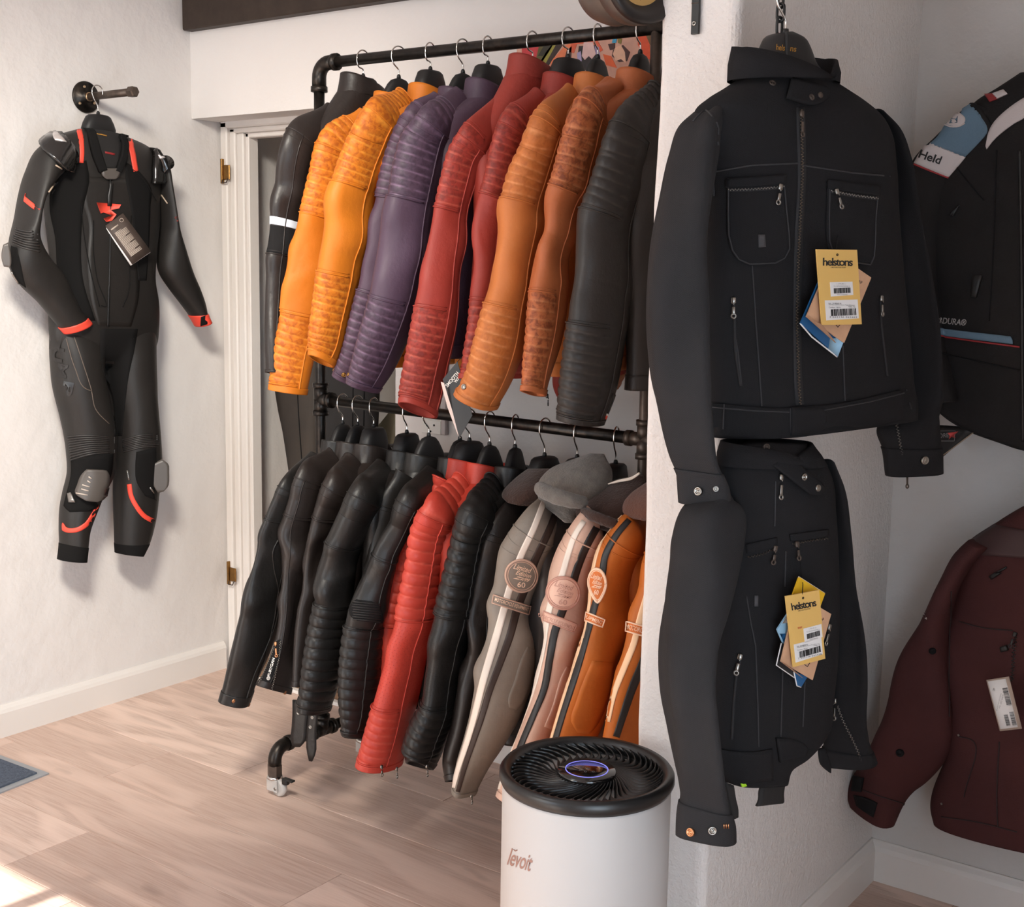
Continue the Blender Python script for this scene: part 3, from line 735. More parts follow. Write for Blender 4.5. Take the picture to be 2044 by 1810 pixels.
rack_jacket('T2', 'quilted_jacket', 'yellow leather jacket, the further left of the two yellow ones, beside the black jacket', (796, 157),
    [(632, 282, 712, 310), (617, 340, 702, 360), (601, 409, 690, 425), (582, 500, 674, 515), (570, 575, 658, 590), (560, 640, 640, 660), (546, 700, 626, 718), (536, 776, 612, 790)], YELLOW,
    [R2(262, 432, s=.002), R2(628, 768, s=.003)], group=GT, dyo=0.02, cols=(62,), hang='round', hlabel='round-topped black hanger of the further left yellow jacket')
rack_jacket('T3', 'quilted_jacket', 'nearer right of the two yellow leather jackets, in front of the purple pair', (859, 141),
    [(727, 218, 798, 262), (700, 265, 784, 300), (676, 325, 766, 350), (659, 381, 756, 402), (645, 460, 742, 478), (631, 545, 724, 562), (622, 620, 702, 642), (614, 690, 682, 708), (613, 714, 668, 729)], YELLOW,
    [R2(180, 374, s=.002), R2(548, 712, s=.003)], group=GT, cols=(58,), hlabel='wide black hanger of the nearer yellow jacket')
rack_jacket('T4', 'quilted_jacket', 'purple leather jacket, the further left of the two purple ones, mostly hidden', (924, 147),
    [(805, 230, 875, 268), (776, 285, 855, 312), (757, 350, 843, 370), (741, 430, 830, 447), (728, 500, 814, 517), (714, 570, 798, 587), (700, 625, 778, 647), (680, 705, 748, 727), (664, 746, 712, 769)], PURPLE,
    [R2(240, 400), R2(588, 750, s=.003)], group=GT, dyo=0.06, cols=(62,), hang='round', hlabel='round-topped black hanger of the left purple jacket')
rack_jacket('T5', 'quilted_jacket', 'purple leather jacket, the nearer right of the two purple ones, left of the red pair', (974, 130),
    [(838, 228, 908, 270), (808, 262, 900, 302), (787, 332, 890, 348), (776, 400, 874, 418), (757, 490, 858, 505), (742, 570, 843, 592), (724, 640, 818, 668), (702, 720, 782, 744), (690, 764, 755, 781)], PURPLE,
    [R2(225, 402, s=.002), R2(600, 765, s=.004)], group=GT, cols=(60,), hlabel='wide black hanger of the right purple jacket')
rack_jacket('T6', 'quilted_jacket', 'brick red leather jacket, the left one of the red pair with its sleeve hanging lowest', (1063, 123),
    [(918, 260, 978, 300), (897, 296, 962, 322), (882, 347, 948, 367), (868, 408, 935, 428), (851, 485, 926, 502), (836, 565, 920, 582), (825, 630, 912, 652), (810, 715, 892, 737), (796, 790, 876, 808), (794, 810, 870, 828)], RED,
    [R2(275, 420, .0168), R2(618, 800, .0172, s=.002)], group=GT, cols=(58, 20), cz=.030, hlabel='black hanger inside the collar of the left red jacket')
rack_jacket('T7', 'quilted_jacket', 'brick red leather jacket, the right one of the red pair, partly behind the tan jacket', (1134, 117),
    [(996, 242, 1065, 272), (982, 284, 1050, 304), (968, 352, 1038, 368), (952, 408, 1022, 424), (947, 483, 1008, 497), (941, 565, 998, 577), (935, 650, 988, 664), (926, 720, 975, 742), (922, 754, 966, 774)], RED,
    [R2(240, 396, .0168), R2(600, 745, .0172)], group=GT, dyo=0.03, cols=(60,), hlabel='wide black hanger in front of the painting, between red and tan collars')
rack_jacket('T8', 'quilted_jacket', 'honey tan leather jacket with quilted forearm ending in a slanted snap cuff', (1193, 118),
    [(1063, 232, 1135, 272), (1037, 295, 1120, 322), (1013, 350, 1106, 368), (999, 407, 1092, 424), (992, 470, 1084, 487), (983, 545, 1068, 562), (967, 603, 1058, 628), (948, 675, 1047, 703), (932, 740, 1022, 768), (914, 779, 989, 825)], TAN1,
    [R2(255, 408, .0185, .003), R2(612, 808, .0192, .0034, .004)], group=GT, cols=(52,), hang='round', hlabel='round-topped black hanger of the honey tan jacket')
rack_jacket('T9', 'quilted_jacket', 'rust brown leather jacket with mottled quilted sleeve, between the tan and dark jackets', (1278, 108),
    [(1147, 206, 1220, 242), (1122, 267, 1208, 302), (1104, 337, 1190, 362), (1088, 397, 1168, 417), (1083, 470, 1142, 482), (1065, 530, 1135, 542), (1058, 580, 1130, 602), (1051, 665, 1117, 687), (1045, 738, 1097, 757), (1042, 782, 1091, 790)], TAN2,
    [R2(215, 382, .0165), R2(588, 776, .0172, s=.001)], wr=.003, group=GT, cols=(55,), hang='round', hlabel='round-topped black hanger nearest the white partition on the top rail')
rack_jacket('T10', 'quilted_jacket', 'worn black quilted leather jacket at the right end of the top rail by the partition', (1372, 98),
    [(1222, 238, 1305, 285), (1196, 308, 1296, 344), (1172, 382, 1286, 412), (1154, 437, 1272, 457), (1146, 522, 1266, 542), (1137, 612, 1258, 632), (1127, 687, 1246, 707), (1118, 762, 1232, 782), (1112, 834, 1206, 851)], OLDBLK,
    [R2(190, 435, .020, .003, .004), R2(650, 828, .0185, .004, .003)], group=GT, cols=(40,), hang=None, dyend=-.25)

# ---- lower rail
R3 = lambda y0, y1, p, h=.0055, s=0.0, t0=20, t1=300: (y0, y1, p, h, t0, t1, s)
kw = dict(group=GL, low=True)
rack_jacket('L1', 'leather_jacket', 'smooth black leather jacket at the lower rail left end, copper snaps at its cuff', (684, 846),
    [(563, 957, 606, 992), (545, 994, 598, 1012), (525, 1042, 583, 1062), (508, 1100, 572, 1112), (490, 1167, 566, 1177), (474, 1237, 555, 1247), (463, 1292, 540, 1307), (452, 1347, 517, 1362), (444, 1386, 497, 1412)], BLACK, seams=(1035,), cols=(38,), wr=.003,
    hlabel='black hanger at the left end of the lower rail', hang='round', cuff=24, **kw)
rack_jacket('L2', 'leather_jacket', 'smooth black leather jacket second from the left, open wrist zip with white lettering', (714, 849),
    [(594, 942, 654, 970), (580, 987, 645, 1007), (564, 1042, 630, 1062), (560, 1112, 618, 1122), (559, 1180, 605, 1190), (555, 1250, 595, 1262), (541, 1306, 592, 1320), (524, 1348, 586, 1365), (516, 1366, 580, 1388)], BROWNBLK, seams=(1030,), cols=(110,), wr=.003,
    hlabel='black hanger second from the left on the lower rail', hang='round', cuff=16, dyo=0.02, **kw)
rack_jacket('L3', 'leather_jacket', 'smooth black leather jacket third from the left on the lower rail, before the ribbed sleeve', (746, 853),
    [(646, 956, 714, 992), (630, 997, 694, 1017), (615, 1057, 670, 1077), (607, 1112, 652, 1122), (600, 1172, 646, 1182), (593, 1242, 640, 1252), (591, 1302, 632, 1312), (590, 1362, 626, 1374)], BROWNBLK, seams=(1032,), wr=.003,
    hlabel='black hanger with a flat top third from the left on the lower rail', dyo=0.035, **kw)
rack_jacket('L4', 'biker_jacket', 'black leather jacket with a ribbed forearm and two belt ends dangling below', (812, 865),
    [(698, 970, 764, 1012), (678, 1012, 752, 1037), (655, 1063, 732, 1087), (639, 1112, 718, 1127), (632, 1187, 707, 1197), (620, 1247, 692, 1257), (609, 1312, 684, 1322), (600, 1372, 670, 1382), (592, 1413, 657, 1421)], BLACK,
    [R3(1205, 1408, .0255, .0055, .002)], seams=(1085,), wr=.003, hlabel='black hanger fourth from the left on the lower rail', cuff=12, **kw)
rack_jacket('L5', 'leather_jacket', 'black leather jacket squeezed between the ribbed and the knit-elbow sleeves', (856, 871),
    [(756, 992, 818, 1022), (745, 1037, 806, 1057), (733, 1095, 796, 1107), (722, 1162, 780, 1172), (712, 1242, 770, 1252), (702, 1322, 758, 1332), (695, 1400, 745, 1412)], BLACK,
    hlabel='black hanger fifth from the left on the lower rail', hang='round', dyo=0.075, **kw)
rack_jacket('L6', 'biker_jacket', 'black leather jacket with an oval knit elbow patch, left of the coral red pair', (918, 878),
    [(797, 987, 852, 1022), (780, 1037, 826, 1057), (758, 1072, 810, 1087), (738, 1108, 794, 1127), (720, 1157, 785, 1172), (697, 1206, 776, 1217), (687, 1252, 768, 1264), (679, 1312, 762, 1322), (677, 1372, 754, 1382), (681, 1430, 740, 1442), (684, 1464, 724, 1474)], BLACK,
    [R3(1248, 1468, .024, .004, .003)], seams=(1108,), cols=(75,), wr=.003, hlabel='black hanger behind the dangling black card on the lower rail', hang='round', **kw)
rack_jacket('L7', 'padded_jacket', 'coral red padded leather jacket, the further left of the coral pair', (937, 881),
    [(850, 1002, 905, 1032), (826, 1032, 885, 1057), (799, 1087, 866, 1102), (777, 1162, 848, 1177), (763, 1237, 836, 1247), (758, 1302, 830, 1312), (752, 1382, 816, 1397), (735, 1450, 798, 1467), (724, 1495, 782, 1518)], CORAL,
    [R3(960, 1245, .026, .006, .003)], hlabel='black hanger of the further coral red jacket', dyo=0.085, **kw)
rack_jacket('L8', 'padded_jacket', 'nearer of the two coral red padded leather jackets, two zip pulls at its cuff', (977, 889),
    [(846, 1008, 908, 1047), (825, 1050, 894, 1077), (812, 1117, 882, 1127), (797, 1187, 872, 1197), (786, 1242, 864, 1257), (772, 1297, 850, 1312), (757, 1357, 838, 1372), (743, 1407, 828, 1422), (727, 1465, 814, 1482), (717, 1510, 797, 1541)], CORAL,
    [R3(930, 1232, .026, .006, .003), R3(1408, 1512, .0185, .004, .006, 70, 300)], cols=(66,), hlabel='black hanger of the nearer coral red jacket', hang='round', **kw)
rack_jacket('L9', 'padded_jacket', 'black padded leather jacket with perforated forearm, right of the coral red pair', (1028, 894),
    [(926, 1005, 988, 1047), (908, 1062, 972, 1082), (890, 1132, 960, 1147), (872, 1207, 950, 1222), (860, 1267, 936, 1282), (848, 1342, 919, 1352), (838, 1402, 909, 1417), (815, 1447, 894, 1467), (804, 1500, 874, 1520), (808, 1518, 862, 1537)], BLACK,
    [R3(925, 1222, .026, .006, .003), R3(1402, 1515, .0185, .004, .005)], cols=(62,), hlabel='black hanger of the black padded jacket', hang='round', **kw)
rack_jacket('L10', 'leather_jacket', 'smooth black leather jacket with a dark hood, hanging left of the grey striped jacket', (1087, 911),
    [(978, 1047, 1038, 1082), (962, 1107, 1024, 1122), (948, 1172, 1012, 1182), (937, 1237, 1004, 1247), (923, 1320, 988, 1331), (909, 1376, 974, 1391), (898, 1440, 958, 1456), (886, 1510, 944, 1530), (893, 1550, 946, 1564)], BROWNBLK, wr=.0035, cols=(80,), piping=BLACK,
    hlabel='hanger with a grey front left of the grey hood', collar=False, dyo=0.05, **kw)
stripe_kw = dict(group=GL, low=True, collar=False)
rack_jacket('L11', 'striped_jacket', 'grey leather jacket with a grey hood, cream and brown sleeve stripes and a round patch', (1152, 915),
    [(1040, 1037, 1108, 1087), (1010, 1077, 1098, 1112), (996, 1132, 1083, 1152), (985, 1196, 1064, 1207), (975, 1242, 1060, 1257), (962, 1302, 1071, 1317), (953, 1362, 1062, 1377), (945, 1417, 1042, 1432), (931, 1472, 1007, 1492), (915, 1522, 971, 1542), (905, 1576, 940, 1591)], GREYL, wr=.003, body_mat=mat('dark_grey_leather', (62, 60, 60), .45),
    hlabel='black hanger above the grey hood', dyend=-.30, **stripe_kw)
rack_jacket('L12', 'striped_jacket', 'pale pink leather jacket with a brown hood, cream and black sleeve stripes', (1229, 926),
    [(1140, 1042, 1204, 1092), (1115, 1082, 1194, 1112), (1097, 1127, 1184, 1142), (1086, 1192, 1173, 1202), (1081, 1257, 1163, 1270), (1072, 1317, 1150, 1332), (1058, 1382, 1131, 1402), (1039, 1437, 1113, 1457), (1012, 1507, 1088, 1527), (992, 1572, 1055, 1592), (987, 1592, 1035, 1613)], PINKL, wr=.003,
    hlabel='wide black hanger with a white edge below it, right end of the lower rail', dyend=-.30, **stripe_kw)
rack_jacket('L13', 'striped_jacket', 'orange leather jacket with a teardrop patch, left of the last orange sleeve', (1330, 940),
    [(1217, 1060, 1288, 1094), (1195, 1088, 1279, 1112), (1178, 1142, 1266, 1152), (1171, 1212, 1259, 1222), (1162, 1267, 1250, 1282), (1150, 1317, 1240, 1332), (1133, 1362, 1228, 1377), (1116, 1417, 1208, 1432), (1098, 1476, 1183, 1491), (1075, 1550, 1150, 1570)], ORANGEL, wr=.003, hang=None, dyend=-.26, **stripe_kw)
rack_jacket('L14', 'striped_jacket', 'orange leather jacket half hidden behind the white partition at the right end', (1425, 955),
    [(1292, 1092, 1375, 1132), (1276, 1167, 1360, 1182), (1259, 1232, 1345, 1247), (1246, 1287, 1335, 1302), (1231, 1332, 1320, 1347), (1218, 1397, 1305, 1412), (1204, 1467, 1288, 1482), (1190, 1540, 1265, 1560)], ORANGEL, wr=.003, hang=None, dyend=-.22, **stripe_kw)

# ---- details on the rack jackets, laid on their sleeves
def on_j(k, name, VF, m, label=None):
    o = mk(name, *VF, m, JACKETS[k]['sleeve'])
    if label: o['label'] = label
    return o
s = JACKETS['T8']['s']; on_j('T8', 'snap', stud(s, 926, 772, 6, DOME), STEEL)
s = JACKETS['T5']['s']; on_j('T5', 'snap', stud(s, 695, 747, 4, DOME), BRASS)
s = JACKETS['T4']['s']; on_j('T4', 'snap', stud(s, 686, 748, 5, DOME), BRASS)
s = JACKETS['T4']['s']; on_j('T4', 'snap', stud(s, 666, 737, 4, DOME), BRASS)
def zip_pull(k, x, y, ln, m=STEEL, ang=0):
    """slider and hanging pull tab of a zip"""
    sf = JACKETS[k]['s'] if isinstance(k, str) else k[1]; par = JACKETS[k]['sleeve'] if isinstance(k, str) else k[0]
    p, n = sf(x, y); mm = depth(p) / FOC; a = math.radians(ang)
    dn = unit(-UPV * math.cos(a) + RGT * math.sin(a)); X = unit(np.cross(dn, n)); n2 = unit(np.cross(X, dn)); R = np.stack([X, -dn, n2], 1)
    P = [box(p + n2 * .003, (.007, .009, .005), .0012, R)]
    c = p + n2 * .005 + dn * (ln * mm * .5 + .004)
    L = ln * mm; P += [box(c, (.0045, L * .5, .0016), .0005, R), lathe([(.0022, -.0008), (.0042, -.0008), (.0042, .0008), (.0022, .0008), (.0022, -.0008)], c + dn * L * .36, n2, 12, False), tube([p + n2 * .004 - X * .002, p + n2 * .006 + dn * .006, p + n2 * .004 + X * .002], .0009, 6)]
    return mk('zip_pull', *merge(P), m, par)
zip_pull('T9', 1098, 795, 14, RUBBER)
for x, y in ((760, 1530), (789, 1535)): zip_pull('L8', x, y, 14)
zip_pull('L9', 848, 1533, 16)
zip_pull('L11', 938, 1588, 12)
for x, y in ((467, 1399), (499, 1410)): on_j('L1', 'snap', stud(JACKETS['L1']['s'], x, y, 4.6, DOME), COPPER)
on_j('L2', 'snap', stud(JACKETS['L2']['s'], 569, 1382, 4, DOME), COPPER)
# open wrist zip of the second black jacket, with its white lettering
s = JACKETS['L2']['s']
on_j('L2', 'zip_gusset', patch(s, [(552, 1278, 560, 1276), (542, 1310, 557, 1310), (528, 1345, 548, 1350), (520, 1364, 541, 1372)], 10, 6, .0015), BLK)
on_j('L2', 'zipper', merge([teeth(s, [(553, 1276), (540, 1312), (524, 1350), (517, 1364)], 2.4, 3.0, .0018), teeth(s, [(560, 1278), (557, 1312), (548, 1352), (542, 1376)], 2.4, 3.0, .0018)]), STEEL)
zip_pull('L2', 551, 1284, 24, COPPER, 5)
on_j('L2', 'lettering', text(s, '@FURYGAN', 541, 1335, 46, 6.5, 74, .0022, .02), WHITE)
# long piping and zip on the first
s = JACKETS['L1']['s']; on_j('L1', 'zipper', seam(s, [(556, 1075), (545, 1098), (546, 1130), (556, 1180), (552, 1235), (532, 1290), (508, 1345), (490, 1400)], .0022, .001, curve=True), BLACK)
# oval knit elbow
s = JACKETS['L6']['s']; kp = patch(s, [(712, 1196, 742, 1200), (702, 1206, 756, 1208), (698, 1218, 762, 1222), (701, 1230, 764, 1236), (712, 1238, 762, 1244)], 26, 14, .0025)
on_j('L6', 'knit_patch', kp, BLK)
on_j('L6', 'rib', merge([seam(s, [(704 + (i % 2), y), (730, y + 2), (758, y + 5)], .0016, .0032, curve=True) for i, y in enumerate(range(1200, 1240, 5))]), BLACK)
# two belt ends hanging below the ribbed sleeve
def belt(k, rows, y, holes, nm='belt_end'):
    q = on(610, 1430, 1, YR + y); sf = S_plane(q, (0.25, -1, 0)); o = on_j(k, nm, patch(sf, rows, 10, 5, .003), BLACK)
    for x, yy in holes: mk('snap', *stud(sf, x, yy, 3.6, SNAP, .003), STEEL, o)
belt('L4', [(585, 1396, 614, 1398), (585, 1422, 615, 1424), (583, 1455, 612, 1458), (581, 1476, 610, 1478), (588, 1490, 600, 1490)], -.245, [(597, 1422)])
belt('L4', [(617, 1398, 636, 1400), (616, 1430, 634, 1432), (613, 1465, 631, 1468), (613, 1495, 631, 1500), (618, 1518, 624, 1519)], -.25, [(625, 1431), (621, 1450)])
# perforated forearms
def perforation(k, x0, x1, y0, y1, m):
    lf = JACKETS[k]['lf']; a, b = lf.row_at(y0), lf.row_at(y1); P = []
    for i in range(a, b, 3):
        for jx in range(4 + (i // 3) % 2, 24, 2):
            p, n = lf.P[i, jx], lf.N[i, jx]; X = unit(lf.P[i + 1, jx] - lf.P[i, jx]); Y = np.cross(n, X); r = .0011
            P.append((np.array([p + n * .0004 + X * r * math.cos(t) + Y * r * math.sin(t) for t in np.arange(5) * 1.2566]), [[0, 1, 2, 3, 4]]))
    o = on_j(k, 'perforation', merge(P), m); o['kind'] = 'stuff'
perforation('L8', 0, 0, 1245, 1395, mat('perforation_red', (150, 46, 38), .8)); perforation('L9', 0, 0, 1240, 1395, mat('perforation_black', (12, 11, 11), .8))
# striped jackets
def stripes(k, white, dark, wm, dm, ww, dw):
    sf = JACKETS[k]['s']
    on_j(k, 'stripe', ribbon(sf, white, ww, .0014, .0006, nc=5), wm, 'pale sleeve stripe'); on_j(k, 'stripe', ribbon(sf, dark, dw, .0010, .0006, nc=5), dm, 'dark sleeve stripe')
stripes('L11', [(1085, 1002), (1066, 1052), (1038, 1112), (1021, 1160), (1003, 1225), (985, 1290), (966, 1355), (950, 1420), (933, 1480), (912, 1545), (905, 1572)],
        [(1109, 1025), (1092, 1066), (1069, 1115), (1047, 1175), (1032, 1215), (1017, 1270), (997, 1325), (976, 1382), (962, 1430), (945, 1480), (925, 1540), (914, 1580)], CREAM, DKBROWN, [11, 12, 13, 14, 13, 11, 8], [13, 15, 15, 13, 11, 8])
stripes('L12', [(1166, 1040), (1148, 1068), (1133, 1110), (1121, 1150), (1104, 1190), (1092, 1240), (1081, 1306), (1071, 1350), (1054, 1402), (1032, 1458), (1008, 1525), (995, 1575)],
        [(1191, 1052), (1170, 1090), (1150, 1140), (1140, 1175), (1122, 1220), (1107, 1262), (1098, 1310), (1086, 1375), (1064, 1430), (1045, 1475), (1022, 1535)], CREAM, BLKSTR, [10, 12, 12, 9, 7], [14, 15, 15, 12, 11])
stripes('L13', [(1240, 1028), (1204, 1072), (1191, 1105), (1182, 1150), (1174, 1220), (1160, 1280), (1145, 1330), (1123, 1400), (1099, 1480)],
        [(1262, 1030), (1228, 1072), (1208, 1110), (1202, 1150), (1190, 1200), (1176, 1250), (1160, 1310), (1145, 1360), (1124, 1425), (1102, 1500)], PEACH, BLKSTR, [6, 7, 7, 5, 4], [11, 13, 13, 12, 11])
stripes('L14', [(1310, 1120), (1294, 1180), (1278, 1235), (1263, 1290), (1245, 1335), (1226, 1385), (1214, 1440)], [(1345, 1120), (1322, 1190), (1304, 1260), (1284, 1320), (1263, 1370), (1246, 1420), (1230, 1470)], PEACH, BLKSTR, [12, 13, 12, 9], [14, 16, 16, 13])
def ring_pl(cx, cy, rx, ry, drop=0, n=40, rot=0):
    P = []
    for t in np.linspace(0, 2 * math.pi, n + 1):
        x, y = math.cos(t), math.sin(t)
        if drop and y > 0: x *= (1 - .55 * y**1.5 * drop); y *= 1 + .25 * drop
        P.append((cx + rx * x * math.cos(rot) - ry * y * math.sin(rot), cy + rx * x * math.sin(rot) + ry * y * math.cos(rot)))
    return P
def badge(k, cx, cy, rx, ry, face, rim, ink, drop=0, dx=0, words=True):
    sf = JACKETS[k]['s']; pl = ring_pl(cx, cy, rx, ry, drop); up = pl[:21]
    rows = []
    for t in np.linspace(-.985, .985, 13):
        xs = [p[0] for p in pl if True]; yv = cy + ry * t * ((1 + .25 * drop) if t > 0 else 1)
        wv = rx * math.sqrt(1 - t * t) * ((1 - .55 * max(t, 0)**1.5 * drop) if drop else 1); rows.append((cx - wv, yv, cx + wv, yv))
    o = on_j(k, 'patch', patch(sf, rows, 20, 12, .0024, .0012), face)
    mk('patch_rim', *seam(sf, pl, .0026, .0032, 5), rim, o)
    mk('patch_rim', *seam(sf, ring_pl(cx, cy, rx * .86, ry * .87, drop), .0011, .0038, 5), rim, o)
    L = .0044
    T = merge([text(sf, 'Limited', cx + dx + rx * .05, cy - ry * .46, rx * 1.15, ry * .34, -16, L, .012, .35), text(sf, 'Edition', cx + dx + rx * .1, cy - ry * .1, rx * 1.0, ry * .27, -16, L, .012, .35),
               text(sf, 'Ziffi', cx + dx - rx * .02, cy + ry * .18, rx * 1.1, ry * .2, -14, L, .02, .5), text(sf, '60', cx + dx - rx * .06, cy + ry * .55, rx * .5, ry * .33, -8, L, .012)])
    mk('lettering', *T, ink, o)
def nameplate(k, q, face, rim, ink, word, wx):
    """q = TL, TR, BR, BL"""
    sf = JACKETS[k]['s']; (a, b, c, d) = q
    o = on_j(k, 'name_strip', patch(sf, [(*a, *b), (*[(a[i] + d[i]) / 2 for i in (0, 1)], *[(b[i] + c[i]) / 2 for i in (0, 1)]), (*d, *c)], 7, 16, .002, .0010), face)
    pl = [a, b, c, d, a]; mk('strip_rim', *seam(sf, pl, .0016, .0028, 4), rim, o)
    cx = (a[0] + c[0]) / 2; cy = (a[1] + c[1]) / 2; ang = -math.degrees(math.atan2(b[1] - a[1], b[0] - a[0])); h = (d[1] - a[1]) * .52
    mk('lettering', *text(sf, word, cx + wx[1], cy, wx[0], h, ang, .0036, .008), ink, o)
EMB = mat('rose_embroidery', (196, 160, 140), .7); EMBG = mat('grey_patch', (132, 118, 106), .7); EMBP = mat('pink_patch', (226, 184, 164), .7); EMBP2 = mat('dusty_pink_thread', (196, 148, 132), .7); EMBO = mat('orange_patch', (208, 112, 52), .7); EMBC = mat('peach_thread', (244, 206, 176), .7)
badge('L11', 1040, 1148, 30, 32, EMBG, EMB, EMBC)
badge('L12', 1124, 1183, 30, 32, EMBP, EMBP2, EMBP2)
badge('L13', 1193, 1165, 15.5, 30, EMBO, EMBC, EMBC, .9, -1)
nameplate('L11', [(987, 1187), (1057, 1210), (1053, 1226), (984, 1203)], EMBG, EMB, EMBC, 'MOTORCYCLE EQUIPMENT', (66, 1))
nameplate('L12', [(1087, 1220), (1150, 1246), (1143, 1261), (1087, 1238)], EMBP, EMBP2, EMBP2, 'MOTORCYCLE EQUIPMENT', (76, -6))
nameplate('L13', [(1169, 1220), (1206, 1236), (1201, 1251), (1168, 1237)], EMBO, EMBC, EMBC, 'EQUIPMENT', (38, -2))
nameplate('L14', [(1251, 1240), (1300, 1254), (1296, 1272), (1247, 1258)], EMBO, EMBC, EMBC, 'MOTORCYCLE', (48, 2))
# elbow patches
for k, rows in (('L11', [(1052, 1290, 1066, 1296), (1040, 1315, 1069, 1325), (1026, 1360, 1058, 1368), (1014, 1400, 1040, 1405), (1016, 1412, 1030, 1416)]),
                ('L12', [(1130, 1330, 1142, 1332), (1120, 1350, 1140, 1360), (1102, 1410, 1120, 1418), (1086, 1450, 1102, 1456)]),
                ('L13', [(1182, 1318, 1222, 1322), (1170, 1345, 1226, 1352), (1150, 1400, 1210, 1408), (1140, 1440, 1190, 1448), (1152, 1462, 1176, 1464)])):
    on_j(k, 'elbow_patch', patch(JACKETS[k]['s'], rows, 14, 8, .0014, .0004), {'L11': GREYL, 'L12': PINKL, 'L13': ORANGEL}[k])
# hoods
def hood(k, rows, y0, y1, m, roll=None, rr=.02):
    R = interp(np.array(rows, float), 40); C, A, B = [], [], []
    for i, (xl, yl, xr_, yr_) in enumerate(R):
        yy = y0 + (y1 - y0) * i / 39; p, q = on(xl, yl, 1, yy), on(xr_, yr_, 1, yy); C.append((p + q) / 2); A.append((q - p) / 2); B.append(unit(np.cross((q - p), UPV)) * .05 * math.sin(.35 + 2.4 * i / 39))
    Wr = Wrinkle(.004, 5, 10, 60, 12, 4); lf = Loft(np.array(C), np.array(A), np.array(B), 36, 2.2, Wr)
    o = mk('hood', *lf.mesh(open_end=False), m, JACKETS[k]['J'])
    if roll:
        P = interp(np.array([on(x, y, 1, YR + d) for x, y, d in roll]), 30); r = rr * (.75 + .25 * np.sin(np.linspace(0.2, 2.9, 30)))
        V, F = tube(P, r, 18); V = V + RNG.randn(*V.shape) * .0004; mk('hood_edge', V, F, m, o)
hood('L11', [(1184, 905, 1204, 906), (1150, 918, 1211, 922), (1113, 934, 1215, 940), (1093, 954, 1212, 962), (1085, 972, 1203, 982), (1084, 988, 1182, 998), (1090, 1004, 1166, 1012), (1112, 1020, 1158, 1026), (1132, 1034, 1153, 1037), (1143, 1042, 1150, 1043)], YR - .06, YR - .17, FLEECE,
     [(1166, 1003, -.20), (1142, 999, -.225), (1112, 991, -.235), (1090, 982, -.23), (1078, 974, -.20)], .0165)
hood('L12', [(1228, 958, 1282, 948), (1200, 976, 1288, 978), (1174, 996, 1286, 1004), (1160, 1014, 1276, 1028), (1162, 1032, 1262, 1048), (1186, 1046, 1252, 1062), (1222, 1058, 1244, 1066)], YR - .06, YR - .19, FLEECEB,
     [(1250, 1050, -.20), (1222, 1044, -.23), (1190, 1032, -.235), (1166, 1020, -.21)], .011)
hood('L13', [(1318, 950, 1370, 955), (1292, 970, 1372, 980), (1272, 986, 1365, 1000), (1257, 1006, 1350, 1020), (1254, 1024, 1325, 1036), (1270, 1034, 1300, 1040)], YR - .07, YR - .2, FLEECER)
hood('L10', [(1060, 935, 1110, 935), (1040, 955, 1110, 965), (1022, 975, 1095, 985), (1014, 990, 1075, 1000), (1020, 1003, 1050, 1010)], YR - .04, YR - .14, FLEECEB)
q12 = S_plane(on(1250, 960, 1, YR - .10), (0.3, -1, .3)); mk('hood_lining_edge', *ribbon(q12, [(1214, 966), (1236, 960), (1262, 954), (1277, 944)], [2, 5, 6, 4], .002), CREAM, JACKETS['L12']['J'])
# flag label at the cuff of the worn black jacket
s = JACKETS['T10']['s']; on_j('T10', 'woven_tag', patch(s, [(1222, 785, 1234, 788), (1216, 810, 1228, 813), (1211, 824, 1222, 828)], 6, 4, .0015), RUBBER)
on_j('T10', 'woven_tag', patch(s, [(1211, 825, 1222, 829), (1210, 829, 1221, 832)], 3, 4, .0018), WHITE, 'white stripe of the little flag tag'); on_j('T10', 'woven_tag', patch(s, [(1210, 829, 1221, 832), (1208, 835, 1218, 838)], 3, 4, .0018), mat('flag_red', (206, 70, 48), .6), 'red stripe of the little flag tag')
# black folded card hanging between the rows
cq = on(915, 790, 1, YR - .27); cs = S_plane(cq, (.35, -1, 0)); CARD = mat('black_card', (24, 22, 22), .45)
card = thing('swing_card', cq - np.array([0, 0, .06]), 'black folded swing card hanging over the lower rail below the red sleeve', 'swing tag')
mk('card_front', *patch(cs, [(884, 757, 913, 721), (902, 815, 930, 780), (917, 874, 943, 829)], 5, 5, .001, 0, False), CARD, card, False)
cs2 = S_plane(cq + np.array([-.004, .006, 0]), (.9, -.6, 0)); o = mk('card_back', *patch(cs2, [(880, 762, 886, 764), (892, 808, 902, 818), (914, 868, 919, 874)], 5, 3, .001, 0), mat('pink_white_card', (226, 204, 194), .6), card, False); o['label'] = 'pale inside leaf of the folded card'
mk('lettering', *merge([text(cs, 'SMOOTH', 903, 757, 36, 7, 50, .0016, .01), text(cs, 'WAY', 914, 756, 18, 6.5, 50, .0016, .01)]), WHITE, card)
mk('cord', *tube([cs(913, 722)[0], cs(925, 690)[0] + np.array([0, .03, 0])], .0006, 5), BLK, card)
